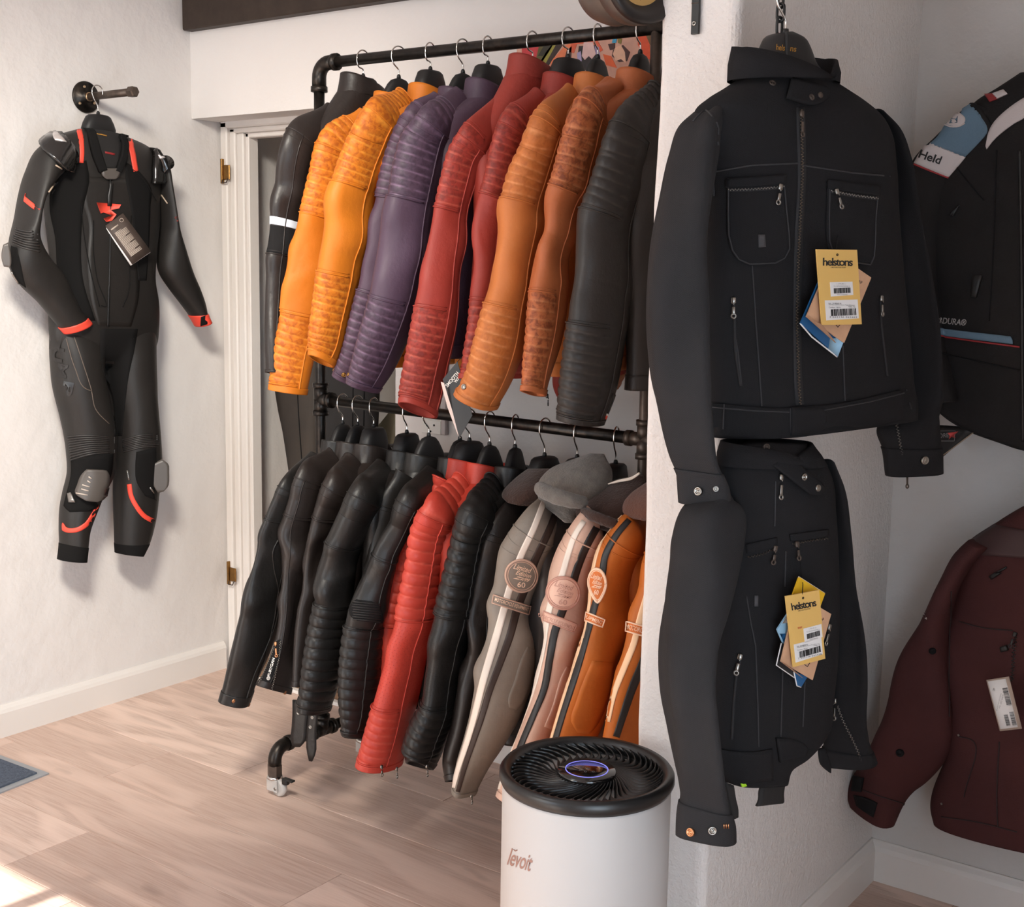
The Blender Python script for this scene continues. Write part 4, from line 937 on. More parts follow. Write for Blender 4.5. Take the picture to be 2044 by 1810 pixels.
# ------------------------------------------------------------------ garments hanging flat
def front(rows, q, n, th, ns=48, expo=2.3, nr=None, disp=None, push=0.0, step=.004):
    """rows of left/right picture edges on a hanging plane -> a padded tube; th = half thickness (one value or one per row)"""
    n = facing(unit(n), np.asarray(q) - EYE); rows = np.array(rows, float)
    th = np.interp(np.linspace(0, 1, len(rows)), np.linspace(0, 1, len(np.atleast_1d(th))), np.atleast_1d(th)); pu = np.interp(np.linspace(0, 1, len(rows)), np.linspace(0, 1, len(np.atleast_1d(push))), np.atleast_1d(push))
    Q = np.concatenate([rows, th[:, None] * 1000, pu[:, None] * 1000], 1)
    if nr is None:
        ln = sum(np.linalg.norm(on_plane(*((Q[i, :2] + Q[i, 2:4]) / 2), q, n) - on_plane(*((Q[i + 1, :2] + Q[i + 1, 2:4]) / 2), q, n)) for i in range(len(Q) - 1)); nr = int(np.clip(ln / step, 12, 260))
    R = interp(Q, nr); C, A, B = [], [], []
    for xl, yl, xr_, yr_, t, p in R:
        a, b = on_plane(xl, yl, q, n), on_plane(xr_, yr_, q, n); c = (a + b) / 2; k = 1 - p / 1000 / np.linalg.norm(c - EYE)   # pushed towards the eye, so it keeps its outline
        z = depth(c); wv = ray(xr_, yr_) * z - ray(xl, yl) * z; hw = np.linalg.norm(wv) / 2 + 1e-9; e_ = wv / (2 * hw); e_ = e_ - FWD * np.dot(e_, ray((xl + xr_) / 2, (yl + yr_) / 2)); be = abs(np.dot(n * t / 1000, e_))
        C.append(EYE + (c - EYE) * k); A.append((b - a) / 2 * k * math.sqrt(max(.25, 1 - (be / hw)**2))); B.append(n * t / 1000)
    return Loft(np.array(C), np.array(A), np.array(B), ns, expo, disp)
def part(name, lf, m, par, label=None, **k):
    o = mk(name, *lf.mesh(**k), m, par)
    if label: o['label'] = label
    return o

# ---- racing suit on the left wall
SUITL = mat('black_suit_leather', (34, 31, 29), .5, 0, .4, noise=(10, .5), rgb2=(27, 25, 24), bump=[(420, .25, .0008), (40, .2, .003)])
SUITK = mat('black_stretch_fabric', (21, 20, 20), .88, 0, .15, bump=(500, .3, .001))
SRED = mat('signal_red', (236, 76, 58), .5); SRIB = mat('black_ribbed_leather', (38, 35, 34), .5)
GLB = mat('black_gloss_shell', (24, 23, 23), .15, 0, .5, coat=.6); SIL = mat('silver_plate', (214, 208, 206), .25, .6); SLID = mat('grey_slider_plastic', (84, 78, 74), .4); GOLD = mat('gold_thread', (170, 120, 40), .6); DKRED = mat('dark_red_label', (140, 36, 38), .6)
SN = np.array([1.0, 0, 0]); sq = np.array([XL + .115, 2.25, 1.2]); sq2 = sq + SN * .045
suit = thing('racing_suit', on_plane(205, 1118, sq, SN), 'black one-piece leather racing suit with red stripes hanging on the left wall', 'racing suit')
ws = Wrinkle(.0025, 3, 3, 20, 12, 4)
torso = front([(160, 256, 250, 274), (116, 270, 296, 296), (88, 290, 322, 322), (86, 335, 324, 348), (90, 392, 318, 402), (94, 450, 316, 445), (102, 513, 306, 502), (105, 560, 301, 557), (101, 604, 309, 607), (99, 645, 311, 657), (103, 680, 309, 686), (118, 706, 298, 712), (150, 722, 270, 728)], sq, SN, [.04, .06, .07, .075, .075, .075, .072, .068, .06, .045, .02], 64, 2.5, disp=ws)
part('torso', torso, SUITL, suit)
ws2 = Wrinkle(.0022, 8, 3, 20, 12, 3)
lleg = front([(104, 620, 200, 640), (100, 650, 205, 668), (101, 700, 210, 712), (104, 735, 211, 745), (107, 769, 217, 784), (118, 827, 224, 838), (126, 868, 228, 878), (131, 905, 228, 912), (133, 945, 224, 948), (125, 985, 209, 980), (119, 1013, 197, 1012), (116, 1057, 180, 1060), (116, 1088, 175, 1096), (113, 1118, 172, 1119)], sq, SN, [.03, .07, .068, .065, .06, .05, .045], 44, 2.2, disp=ws2)
rleg = front([(208, 640, 306, 622), (209, 668, 311, 655), (212, 712, 313, 705), (214, 750, 314, 750), (224, 835, 314, 835), (227, 880, 317, 882), (227, 940, 319, 927), (226, 999, 316, 988), (227, 1057, 308, 1045), (227, 1085, 298, 1080), (228, 1104, 285, 1108)], sq, SN, [.03, .07, .068, .065, .06, .05, .045], 44, 2.2, disp=ws2)
lo, ro = part('trouser_leg', lleg, SUITL, suit), part('trouser_leg', rleg, SUITL, suit)
lsl = front([(96, 276, 150, 300), (72, 296, 140, 330), (54, 338, 118, 360), (40, 384, 95, 395), (27, 440, 82, 440), (17, 482, 78, 470), (15, 530, 96, 512), (34, 566, 120, 542), (75, 606, 146, 590), (108, 645, 165, 622), (129, 668, 182, 643)], sq2, SN, [.04, .055, .055, .05, .045, .04, .035], 44, 2.0, disp=ws2)
rsl = front([(285, 290, 318, 308), (296, 330, 338, 330), (304, 370, 345, 382), (313, 425, 352, 440), (311, 485, 367, 492), (316, 545, 385, 551), (334, 573, 398, 580), (362, 610, 411, 611), (392, 655, 419, 638)], sq + SN * .02, SN, [.04, .05, .05, .045, .04, .035], 44, 2.0, disp=ws2)
lso, rso = part('sleeve', lsl, SUITL, suit), part('sleeve', rsl, SUITL, suit)
SB = S_bvh([l.bvh() for l in (torso, lleg, rleg, lsl, rsl)], sq, SN)
sT, sLL, sRL, sLS, sRS = (S_loft(l) for l in (torso, lleg, rleg, lsl, rsl))
def at(par, name, VF, m, label=None, kind=None):
    o = mk(name, *VF, m, par)
    if label: o['label'] = label
    if kind: o['kind'] = kind
    return o
def at_each(par, name, VFs, m):
    for v in VFs: at(par, name, v, m)
# collar: a tall back and two front edges
def open_collar(par, q, n, bl, br, tl_, tr_, vx, vy, m, lining, th=.04, lift=.03, ns=48, back=0):
    """bl/br bottom corners, tl_/tr_ top corners in the picture; (vx,vy) lowest point of the opening in front"""
    n = facing(unit(n), np.asarray(q) - EYE); P = lambda x, y: on_plane(x, y, q, n)
    b0, b1, t0, t1, v = P(*bl), P(*br), P(*tl_), P(*tr_), P(vx, vy); rows = []
    for j in range(ns):
        t = j * 2 * math.pi / ns; c, s_ = math.cos(t), math.sin(t); k = (1 - c) / 2
        bot = b1 + (b0 - b1) * k + n * th * s_; top = t1 + (t0 - t1) * k + n * th * 1.05 * s_
        if s_ > 0:
            f = s_**2.2; top = top + (v + n * th - top) * f * .96
        else: top = top + np.array([0, 0, back]) * (-s_)
        rows.append([bot, bot + (top - bot) * .5 + n * .006 * s_, top, top - unit(top - (b0 + b1) / 2) * .0 - (unit(n * s_ + unit(b1 - b0) * c)) * .006, bot - unit(n * s_ + unit(b1 - b0) * c) * .008])
    G = np.array(rows).transpose(1, 0, 2); o = mk('collar', G.reshape(-1, 3), grid_faces(5, ns), m, par)
    sd = S_bvh(BVHTree.FromPolygons(G.reshape(-1, 3).tolist(), grid_faces(5, ns)), q, n); return o, sd
at(suit, 'neck_lining', patch(sT, [(184, 250, 238, 262), (188, 275, 241, 285), (194, 305, 239, 312), (202, 335, 230, 340)], 14, 10, .001, .0015), LINING)
at(suit, 'neck_label', patch(sT, [(190, 265, 212, 270), (190, 267, 212, 272)], 3, 5, .001, .003), GOLD, 'gold line on the neck lining')
at(suit, 'neck_label', patch(sT, [(208, 302, 228, 306), (209, 306, 227, 310)], 3, 5, .001, .003), DKRED, 'dark red label in the neck')
for pl, w_ in (([(178, 244), (182, 270), (190, 305), (203, 342)], [13, 16, 17, 14]), ([(240, 262), (246, 285), (244, 312), (232, 343)], [10, 11, 12, 12])): at(suit, 'collar', ribbon(sT, pl, w_, .012, .001, nc=7), SUITK)
# black stretch panels, chest plastron and long seams
pn = [patch(sT, [(140, 330, 172, 320), (105, 372, 178, 360), (100, 420, 166, 415), (110, 470, 162, 470), (118, 560, 166, 560), (150, 640, 190, 640)], 20, 8, .0012, .0002),
      patch(sT, [(250, 322, 276, 340), (252, 362, 300, 372), (262, 420, 300, 410), (268, 480, 298, 470), (276, 560, 292, 560)], 20, 8, .0012, .0002)]
at(suit, 'stretch_panel', pn[0], SUITK); at(suit, 'stretch_panel', pn[1], SUITK)
at(suit, 'crotch_panel', patch(S_bvh([torso.bvh(), lleg.bvh(), rleg.bvh()], sq, SN), [(200, 656, 275, 656), (200, 700, 268, 700), (206, 740, 258, 745), (226, 800, 250, 805), (228, 870, 244, 870)], 18, 8, .0012, .0002), SUITK)
at(suit, 'front_panel', patch(sT, [(168, 352, 262, 356), (164, 400, 280, 405), (176, 440, 284, 440), (174, 520, 278, 520), (182, 600, 276, 600), (196, 650, 262, 652)], 26, 12, .0006, .0002), SUITL)
at_each(suit, 'seam', ([seam(sT, pl, .0013, .0022, curve=True) for pl in ([(161, 400), (165, 450), (180, 540), (198, 612)], [(186, 440), (186, 500), (194, 560), (207, 612), (202, 610)], [(262, 430), (258, 520), (254, 590), (244, 613)], [(219, 420), (218, 540), (216, 652)], [(262, 335), (290, 365), (313, 405)])]), SUITK)
at(suit, 'zipper', seam(sT, [(218, 345), (219, 400), (218, 520), (214, 652)], .0022, .0022), RUBBER)
at(suit, 'zip_pull', merge([patch(sT, [(216, 361, 222, 361), (216, 378, 223, 378), (214, 384, 222, 384), (213, 411, 220, 411)], 6, 3, .004, .003)]), RUBBER)
at(suit, 'collar_clasp', merge([patch(sT, [(208, 336, 228, 336), (201, 341, 236, 342), (202, 351, 232, 353), (210, 358, 226, 358)], 8, 8, .007, .004)]), SLID)
at(suit, 'chest_emblem', merge([poly(sT, p, .0012, .003) for p in ([(192, 404), (240, 408), (236, 416), (219, 419), (230, 428), (222, 440), (211, 443), (206, 436), (222, 430), (205, 424), (200, 426)],)]), SRED)
# red stripes
def rst(sf, pl, w, par=suit): return at(par, 'red_stripe', ribbon(sf, pl, w, .0016, .0008), SRED)
rst(sT, [(158, 258), (162, 285), (163, 305), (162, 325)], [11, 9, 8]); rst(sT, [(258, 277), (264, 303), (271, 342)], [11, 10, 9])
rst(sLS, [(40, 389), (58, 404), (78, 420)], 9, lso); rst(sRS, [(351, 433), (353, 442)], 5, rso)
rst(sLL, [(122, 1046), (130, 1056), (150, 1058), (170, 1048), (186, 1026), (195, 1008)], [10, 9, 9, 8, 4], lo)
rst(sRL, [(258, 966), (262, 990), (272, 1010), (288, 1030), (308, 1041)], 9, ro)
# shoulder cups
def cup(sf, rows, par):
    o = at(par, 'shoulder_cup', patch(sf, rows, 14, 10, .016, .002), GLB); return o
o = cup(S_bvh([torso.bvh(), lsl.bvh()], sq, SN), [(106, 274, 126, 274), (92, 284, 138, 290), (84, 294, 146, 312), (108, 322, 148, 334), (130, 343, 146, 345)], suit)
at(o, 'metal_plate', patch(S_bvh([torso.bvh(), lsl.bvh()], sq, SN), [(112, 275, 116, 274), (109, 284, 124, 283), (111, 290, 128, 291)], 6, 5, .003, .018), SIL)
o = cup(S_bvh([torso.bvh(), rsl.bvh()], sq, SN), [(302, 302, 316, 302), (304, 312, 330, 316), (302, 335, 338, 335), (302, 355, 330, 348), (300, 366, 318, 366)], suit)
at(o, 'metal_plate', patch(S_bvh([torso.bvh(), rsl.bvh()], sq, SN), [(314, 304, 320, 305), (314, 314, 327, 314)], 4, 4, .003, .018), SIL)
for _v in (seam(SB, [(96, 383), (103, 373), (110, 366)], .0022, .002), seam(SB, [(323, 389), (335, 406)], .0022, .002), seam(SB, [(110, 330), (122, 337)], .0022, .003)): at(suit, 'piping', _v, mat('silver_piping', (180, 160, 140), .4))
# ribbed bands at the elbow and above the knees
def ribs(sf, a, b, k, par, r=.0028, bow=3):
    P = []
    for i in range(k):
        t = i / (k - 1); l = (a[0][0] + (b[0][0] - a[0][0]) * t, a[0][1] + (b[0][1] - a[0][1]) * t); rr = (a[1][0] + (b[1][0] - a[1][0]) * t, a[1][1] + (b[1][1] - a[1][1]) * t)
        P.append(seam(sf, [l, ((l[0] + rr[0]) / 2, (l[1] + rr[1]) / 2 + bow), rr], r, .0006, curve=True))
    at(par, 'ribbed_band', merge(P), SRIB)
ribs(sLS, ((26, 455), (74, 462)), ((18, 482), (80, 502)), 8, lso)
ribs(sLL, ((127, 872), (228, 874)), ((140, 918), (228, 902)), 10, lo, bow=-4); ribs(sRL, ((245, 878), (316, 866)), ((246, 902), (316, 890)), 8, ro, bow=-3)
# knee and elbow sliders
at(lo, 'knee_panel', patch(sLL, [(140, 912, 226, 905), (136, 950, 222, 945), (130, 985, 206, 980), (126, 1008, 196, 1008), (140, 1022, 180, 1020)], 14, 8, .0016, .0006), SUITK)
o = at(lo, 'knee_slider', patch(sLL, [(174, 936, 204, 937), (168, 944, 208, 945), (160, 965, 206, 968), (156, 984, 200, 992), (170, 998, 186, 1000)], 14, 8, .020, .002), SLID)
at(o, 'slider_mark', merge([seam(sLL, [(178 - 5 * t + (2 if t % 2 else -1), 950 + 8 * t), (181 - 2 * t, 954 + 8 * t)], .0018, .0235) for t in range(5)]), mat('slider_mark', (196, 182, 170), .5))
for _v in (patch(sLL, [(138, 984, 144, 982), (140, 1002, 152, 1002)], 4, 4, .006, .002), patch(sLL, [(183, 994, 200, 982), (183, 998, 201, 985)], 4, 4, .004, .003)): at(lo, 'metal_chip', _v, mat('polished_chip', (150, 146, 142), .2, .8))
at(ro, 'knee_panel', patch(sRL, [(272, 902, 317, 892), (270, 935, 318, 930), (274, 965, 317, 975), (290, 990, 316, 1000)], 12, 8, .0016, .0006), SUITK)
kq = on_plane(320, 950, sq + SN * .055, SN)
o = at(ro, 'knee_slider', patch(S_plane(kq, (1, -.6, 0)), [(306, 924, 322, 916), (302, 935, 334, 924), (301, 955, 336, 940), (303, 964, 335, 966), (314, 982, 325, 979)], 12, 8, .030, -.012), SLID)
for _v in (seam(sRL, [(298, 972), (306, 984)], .003, .003), seam(sRL, [(254, 938), (258, 958)], .003, .002)): at(ro, 'metal_chip', _v, mat('polished_chip', (150, 146, 142), .2, .8))
at(lso, 'elbow_slider', patch(S_plane(on_plane(14, 515, sq2 + SN * .02, SN), (1, -.5, 0)), [(7, 488, 16, 484), (4, 500, 20, 500), (4, 520, 22, 525), (8, 532, 20, 534)], 10, 6, .012, -.006), SLID)
at(lso, 'elbow_panel', patch(sLS, [(20, 490, 34, 494), (22, 520, 42, 530), (24, 545, 48, 560), (40, 566, 52, 574)], 10, 6, .001, .0006), SUITK)
at(lso, 'metal_chip', seam(sLS, [(18, 541), (28, 556), (36, 566)], .003, .004), mat('polished_chip', (150, 146, 142), .2, .8))
# red wrists, knit ankles
at(lso, 'red_cuff', lsl.band(lsl.n - 6, lsl.n, .003, .005), SRED); at(rso, 'red_cuff', rsl.band(rsl.n - 9, rsl.n, .003, .005), SRED)
at(rso, 'cuff_gusset', patch(sRS, [(402, 632, 412, 628), (402, 650, 414, 646)], 5, 4, .002, .0035), SUITK)
at(lo, 'knit_ankle', lleg.band(lleg.n - 12, lleg.n, .001, .003), SUITK); at(ro, 'knit_ankle', rleg.band(rleg.n - 10, rleg.n, .001, .003), SUITK)
at_each(lo, 'seam', ([seam(sLL, [(132, 675), (150, 735), (170, 775), (182, 780)], .0013, .001, curve=True), seam(sLL, [(148, 672), (164, 720), (182, 778), (190, 815), (222, 850)], .0013, .001, curve=True)]), mat('pale_thread', (96, 84, 76), .6))
# raised letters down the thigh
LET = mat('raised_black_leather', (30, 28, 28), .3)
for ch, x, y in (('I', 112, 684), ('U', 117, 708), ('M', 125, 740), ('P', 136, 776)): at(lo, 'raised_letter', text(S_bvh([torso.bvh(), lleg.bvh()], sq, SN), ch, x, y, 28, 20, -100, .003, .03), LET)
# the suit's swing booklet
bq = on_plane(255, 478, sq + SN * .085, SN); bs = S_plane(bq, (1, -.25, .1)); BROWNC = mat('dark_brown_card', (66, 54, 48), .6)
bk = thing('swing_booklet', bs(240, 520)[0], 'dark brown swing booklet with pale print hanging on the chest of the racing suit', 'swing tag')
TQ = [(209, 451), (244, 426), (300, 502), (263, 528)]
bil = lambda u, v, Q=TQ: tuple((Q[0][i] * (1 - u) + Q[1][i] * u) * (1 - v) + (Q[3][i] * (1 - u) + Q[2][i] * u) * v for i in (0, 1))
at(bk, 'cover', patch(bs, [(*TQ[0], *TQ[1]), (*TQ[3], *TQ[2])], 4, 4, .002, .004, False), BROWNC)
at(bk, 'pages', patch(bs, [(*(np.array(TQ[0]) + (2, 4)), *(np.array(TQ[1]) + (1, 3))), (*(np.array(TQ[3]) + (-2, 2)), *(np.array(TQ[2]) + (0, 2)))], 4, 4, .004, -.002, False), PAPER)
def uvl(sf, Q, u0, u1, v, w, lift): a, b = bil(u0, v, Q), bil(u1, v, Q); return ribbon(sf, [a, b], w, .0003, lift, 8, 3, False)
at(bk, 'print', merge([uvl(bs, TQ, .14, .14 + .6 * f, v, 1.7, .0064) for v, f in [(.25 + .028 * i, 1.0 if i % 6 else .6) for i in range(22)]] + [uvl(bs, TQ, .1, .5, .14, 3, .0064), seam(bs, ring_pl(*bil(.75, .1), 3.5, 3.5), .0008, .0066, 3)]), mat('pale_print', (176, 162, 150), .7))
# its hanger and the pipe hook on the wall
FLc = on(170, 194, 0, XL); hk = thing('wall_hook', FLc, 'black iron pipe hook screwed to the left wall with a round flange', 'wall hook')
at(hk, 'flange', lathe([(0, 0), (.043, 0), (.0448, .002), (.0448, .005), (.042, .008), (.017, .009), (.016, .018), (.0, .018)], FLc, SN, 40), PIPE)
for x, y in ((168, 173), (159, 206), (188, 206)):
    p = on(x, y, 0, XL + .008); at(hk, 'screw', lathe([(0, 0), (.0042, 0), (.0042, .002), (.003, .0032), (.001, .0026), (0, .0026)], p, SN, 14), mat('brass_screw', (200, 172, 140), .3, .8))
pe = on(266, 183, 0, XL + .215); pd = unit(pe - (FLc + SN * .012))
at(hk, 'pipe', tube([FLc + SN * .012, FLc + SN * .012 + (pe - FLc - SN * .012) * .5, pe], .0108, 18), IRON)
at(hk, 'ring', lathe([(.0108, 0), (.0128, .001), (.0128, .005), (.0108, .006)], FLc + SN * .017, SN, 20, False), mat('worn_brass', (170, 140, 110), .3, .8))
at(hk, 'hex_cap', lathe([(0, -.016), (.014, -.016), (.0155, -.014), (.0155, .006), (.013, .010), (0, .010)], pe, pd, 6), IRON).data.polygons.foreach_set('use_smooth', [False] * 37) if False else mk('hex_cap', *lathe([(0, -.016), (.014, -.016), (.0155, -.014), (.0155, .006), (.013, .010), (0, .010)], pe, pd, 6), IRON, hk, False)
nk_ = on_plane(196, 229, sq - SN * .0, SN)
hpt = FLc + SN * .012 + pd * ((nk_[0] - FLc[0] - .012) / pd[0])
hanger(nk_, (0, -1, 0), hpt + np.array([0, 0, .002]), 'black hanger holding the racing suit on the wall hook', True, .13, None, .0108)

# ---- the two denim jackets in front of the partition
DENIM = mat('black_denim', (28, 27, 28), .9, 0, .12, noise=(9, .5), rgb2=(35, 34, 35), bump=[(520, .5, .0012), (50, .2, .003)], wave=(240, .35, (42, 41, 43)))
DENIM_LIT = mat('black_denim_lit', (37, 36, 37), .9, 0, .15, noise=(7, .6), rgb2=(49, 47, 47), bump=[(520, .5, .0012), (40, .25, .003)], wave=(220, .4, (56, 54, 55)))  # paler copy of the denim: light on the left sleeves painted in
THR = mat('dark_thread', (44, 43, 45), .8); ZTAPE = mat('zip_tape', (26, 25, 27), .8)
az = math.radians(18); HN = np.array([math.cos(az), -math.sin(az), 0]); HD = np.array([math.sin(az), math.cos(az), 0]); hq = EYE + ray(1580, 500) * 1.9
HL = hq + HN * .0
j1 = thing('denim_jacket', on_plane(1590, 880, hq, HN), 'black denim jacket with chest pockets and yellow tag hanging topmost before the partition', 'jacket', 'black denim jackets on the chain')
wd = Wrinkle(.003, 21, 3, 14, 12, 4); wd2 = Wrinkle(.003, 23, 3, 16, 12, 4)
t1 = front([(1474, 152, 1652, 166), (1446, 170, 1682, 186), (1410, 192, 1722, 212), (1384, 216, 1752, 238), (1380, 255, 1770, 270), (1400, 320, 1780, 330), (1412, 400, 1784, 410), (1412, 500, 1788, 510), (1408, 600, 1792, 600), (1404, 700, 1798, 690), (1408, 780, 1806, 770), (1412, 830, 1814, 800), (1414, 874, 1816, 832)], hq, HN, [.045, .055, .06, .065, .07, .072, .072, .07, .068, .065, .06], 72, 2.4, disp=wd)
part('body', t1, DENIM, j1)
sl1 = front([(1398, 206, 1438, 236), (1366, 234, 1432, 256), (1338, 300, 1430, 310), (1318, 390, 1420, 395), (1299, 463, 1413, 465), (1288, 530, 1409, 535), (1283, 600, 1408, 605), (1286, 690, 1404, 690), (1294, 760, 1408, 760), (1320, 850, 1413, 850), (1344, 916, 1420, 915), (1357, 960, 1448, 962), (1363, 1008, 1455, 998)], hq, HN, [.03, .04, .048, .05, .05, .05, .05, .048, .045, .04, .036], 48, 2.0, push=[.0, .01, .03, .04, .045, .05, .05], disp=wd2)
sr1 = front([(1722, 214, 1752, 236), (1748, 250, 1776, 268), (1765, 310, 1792, 322), (1776, 400, 1804, 410), (1782, 500, 1822, 505), (1786, 570, 1832, 575), (1796, 660, 1846, 660), (1800, 740, 1857, 738), (1790, 800, 1868, 800), (1756, 862, 1874, 850), (1768, 905, 1879, 895), (1773, 953, 1880, 934)], hq, HN, [.03, .04, .045, .045, .045, .045, .04, .034], 48, 2.0, push=[0, 0, -.005, -.01, -.01], disp=wd2)
so1, so2 = part('sleeve', sl1, DENIM_LIT, j1), part('sleeve', sr1, DENIM, j1)
B1 = t1.bvh(); D1 = S_loft(t1); DL1 = S_loft(sl1); DR1 = S_loft(sr1); DA1 = S_bvh([B1, sl1.bvh(), sr1.bvh()], hq, HN)
co1, sc1 = open_collar(j1, hq + HN * .004, HN, (1468, 158), (1657, 172), (1480, 94), (1652, 118), 1604, 168, DENIM, LINING, .06, back=.012)
SCB = S_bvh([B1], hq, HN)
at_each(j1, 'seam', ([seam(D1, p, .0013, .0006) for p in ([(1429, 268), (1430, 340), (1414, 392)], [(1430, 342), (1500, 330), (1592, 326)], [(1600, 330), (1700, 345), (1776, 352)], [(1501, 530), (1508, 640), (1520, 810)], [(1682, 690), (1686, 800)], [(1464, 650), (1472, 700), (1480, 770)])]), THR)
ztp = at(j1, 'zip_tape', ribbon(D1, [(1597, 214), (1599, 290), (1600, 344), (1593, 480), (1591, 640), (1593, 771), (1596, 808)], 16, .001, .0004), ZTAPE)
at(ztp, 'zipper', teeth(D1, [(1597, 218), (1599, 290), (1600, 344), (1594, 470), (1591, 545), (1589, 641), (1593, 771), (1596, 808)], 3.2, 5, .0022), mat('bronze_zip', (110, 96, 82), .4, .8))
zip_pull((j1, D1), 1597, 228, 42, IRON)
# chest pockets
for rows, zl, pull, ang, strip in (([(1451, 356, 1562, 350), (1452, 385, 1566, 380), (1452, 425, 1570, 422), (1453, 470, 1575, 470), (1460, 500, 1576, 497), (1472, 518, 1566, 515), (1492, 527, 1548, 525)], [(1454, 379), (1500, 378), (1562, 373)], (1550, 374), -10, 'left'),
                                   ([(1648, 362, 1752, 372), (1649, 390, 1750, 400), (1648, 430, 1747, 436), (1649, 480, 1746, 486), (1656, 505, 1744, 512), (1672, 520, 1736, 528)], [(1652, 381), (1700, 390), (1748, 396)], (1662, 384), 14, 'right')):
    pk = at(j1, 'chest_pocket', patch(D1, rows, 22, 14, .003, .0006), DENIM)
    at_each(pk, 'seam', ([seam(D1, [(r[0] + 3, r[1]) for r in rows] + [(r[2] - 3, r[3]) for r in rows[::-1]], .0011, .0040)]), THR)
    at(pk, 'pocket_flap', patch(D1, [(zl[0][0] - 4, zl[0][1] - 22, zl[-1][0] + 4, zl[-1][1] - 24), (zl[0][0] - 4, zl[0][1] - 4, zl[-1][0] + 4, zl[-1][1] - 4)], 5, 12, .0022, .0036, False), DENIM)
    at(pk, 'zip_tape', ribbon(D1, zl, 8, .001, .0036), ZTAPE); at(pk, 'zipper', teeth(D1, zl, 3, 4, .005), STEEL)
    if strip == 'left': at(pk, 'cloth_label', patch(D1, [(1511, 468, 1524, 468), (1512, 494, 1526, 493)], 4, 4, .001, .0038), mat('charcoal_label', (60, 58, 60), .7))
    p, n = D1(*pull); R = np.stack([HD, np.array([0, 0, 1.0]), HN], 1)
    zip_pull((pk, lambda x, y, f=D1: (f(x, y)[0] + HN * .005, f(x, y)[1])), *pull, 30, STEEL, ang)
# side pocket zips
for a, b, c in (((1464, 600), (1466, 640), [(1466, 640), (1468, 700), (1478, 770)]), ((1756, 596), (1757, 634), [(1757, 634), (1762, 680), (1770, 750)])):
    zo = at(j1, 'side_zip', seam(D1, [a, b] + c, .0022, .0008, curve=True), ZTAPE); zip_pull((zo, D1), a[0], a[1], 30, STEEL)
# neck strap with snaps
stp = at(j1, 'neck_strap', patch(S_bvh([B1, BVHTree.FromPolygons(co1.data.vertices and [v.co[:] for v in co1.data.vertices], [list(p.vertices) for p in co1.data.polygons])], hq, HN), [(1575, 163, 1564, 200), (1600, 168, 1592, 209), (1626, 174, 1618, 213), (1640, 178, 1634, 207), (1648, 186, 1645, 200)], 14, 8, .004, .006), DENIM)
sst = S_bvh(BVHTree.FromPolygons([v.co[:] for v in stp.data.vertices], [list(p.vertices) for p in stp.data.polygons]), hq, HN)
for x, y, pf in ((1620, 194, SNAP), (1637, 190, DOME)): at(stp, 'snap', stud(sst, x, y, 6.5, pf), IRON)
at(j1, 'snap', stud(S_bvh([BVHTree.FromPolygons([v.co[:] for v in co1.data.vertices], [list(p.vertices) for p in co1.data.polygons]), B1], hq, HN), 1542, 166, 7, SNAP), IRON)
# waistband and belt
wb = at(j1, 'waistband', patch(D1, [(1411, 803, 1414, 872), (1440, 806, 1440, 874), (1500, 811, 1500, 878), (1570, 814, 1574, 880), (1600, 811, 1602, 872), (1650, 808, 1654, 852), (1730, 794, 1728, 852), (1804, 775, 1812, 832)], 30, 10, .003, .0008), DENIM)
at(wb, 'belt_tab', patch(D1, [(1574, 812, 1574, 868), (1610, 813, 1606, 864), (1636, 817, 1634, 852), (1643, 828, 1642, 842)], 12, 8, .004, .004), DENIM)
at_each(wb, 'seam', ([seam(D1, p, .0011, .0042) for p in ([(1446, 806), (1444, 856)], [(1574, 814), (1575, 866)], [(1420, 812), (1500, 819), (1572, 822)], [(1640, 818), (1730, 802), (1800, 784)], [(1805, 778), (1814, 816)])]), THR)
# cuffs
c1 = at(so1, 'cuff', sl1.band(sl1.n - 13, sl1.n, .002, .004), DENIM_LIT); c2 = at(so2, 'cuff', sr1.band(sr1.n - 12, sr1.n, .002, .004), DENIM)
for x, y in ((1396, 980), (1428, 975)): at(c1, 'snap', stud(DL1, x, y, 9 if x < 1400 else 6, SNAP, .003), STEEL)
at(c2, 'snap', stud(DR1, 1843, 918, 9, DOME, .003), STEEL)
at(so2, 'zipper', teeth(DR1, [(1790, 845), (1794, 870), (1801, 908)], 3, 5, .001), STEEL); zip_pull((so2, lambda x, y: (on_plane(x, y, hq, HN), HN)), 1806, 938, 32, IRON)
at_each(so1, 'seam', ([seam(DL1, [(1366, 236), (1400, 216), (1428, 240), (1432, 290)], .0014, .001, curve=True)]), THR)
# hanger of the top denim jacket, hooked into the chain
nk1 = on_plane(1567, 66, hq - HN * .005, HN)
h1 = thing('coat_hanger', nk1 - np.array([0, 0, .09]), 'broad black hanger with gold lettering holding the topmost denim jacket', 'coat hanger', 'hangers on the chain')
hl = front([(1556, 65, 1580, 65), (1540, 66, 1594, 74), (1530, 70, 1604, 82), (1524, 80, 1611, 95), (1518, 95, 1617, 110), (1510, 112, 1624, 130), (1500, 130, 1640, 150), (1480, 150, 1660, 172)], hq - HN * .004, HN, [.012, .022, .026, .028, .028], 32, 2.8)
part('hanger_shoulders', hl, HANG, h1, open_end=False); hS = S_bvh(hl.bvh(), hq, HN)
at(h1, 'rib', seam(hS, [(1571, 66), (1571, 100), (1572, 145)], .0035, .0004), HANG)
at(h1, 'lettering', merge([text(hS, 'hels', 1558, 95, 17, 12, -6, .0006, .01), text(hS, 'ns', 1583, 99, 12, 8, -8, .0006, .01)]), GOLD)
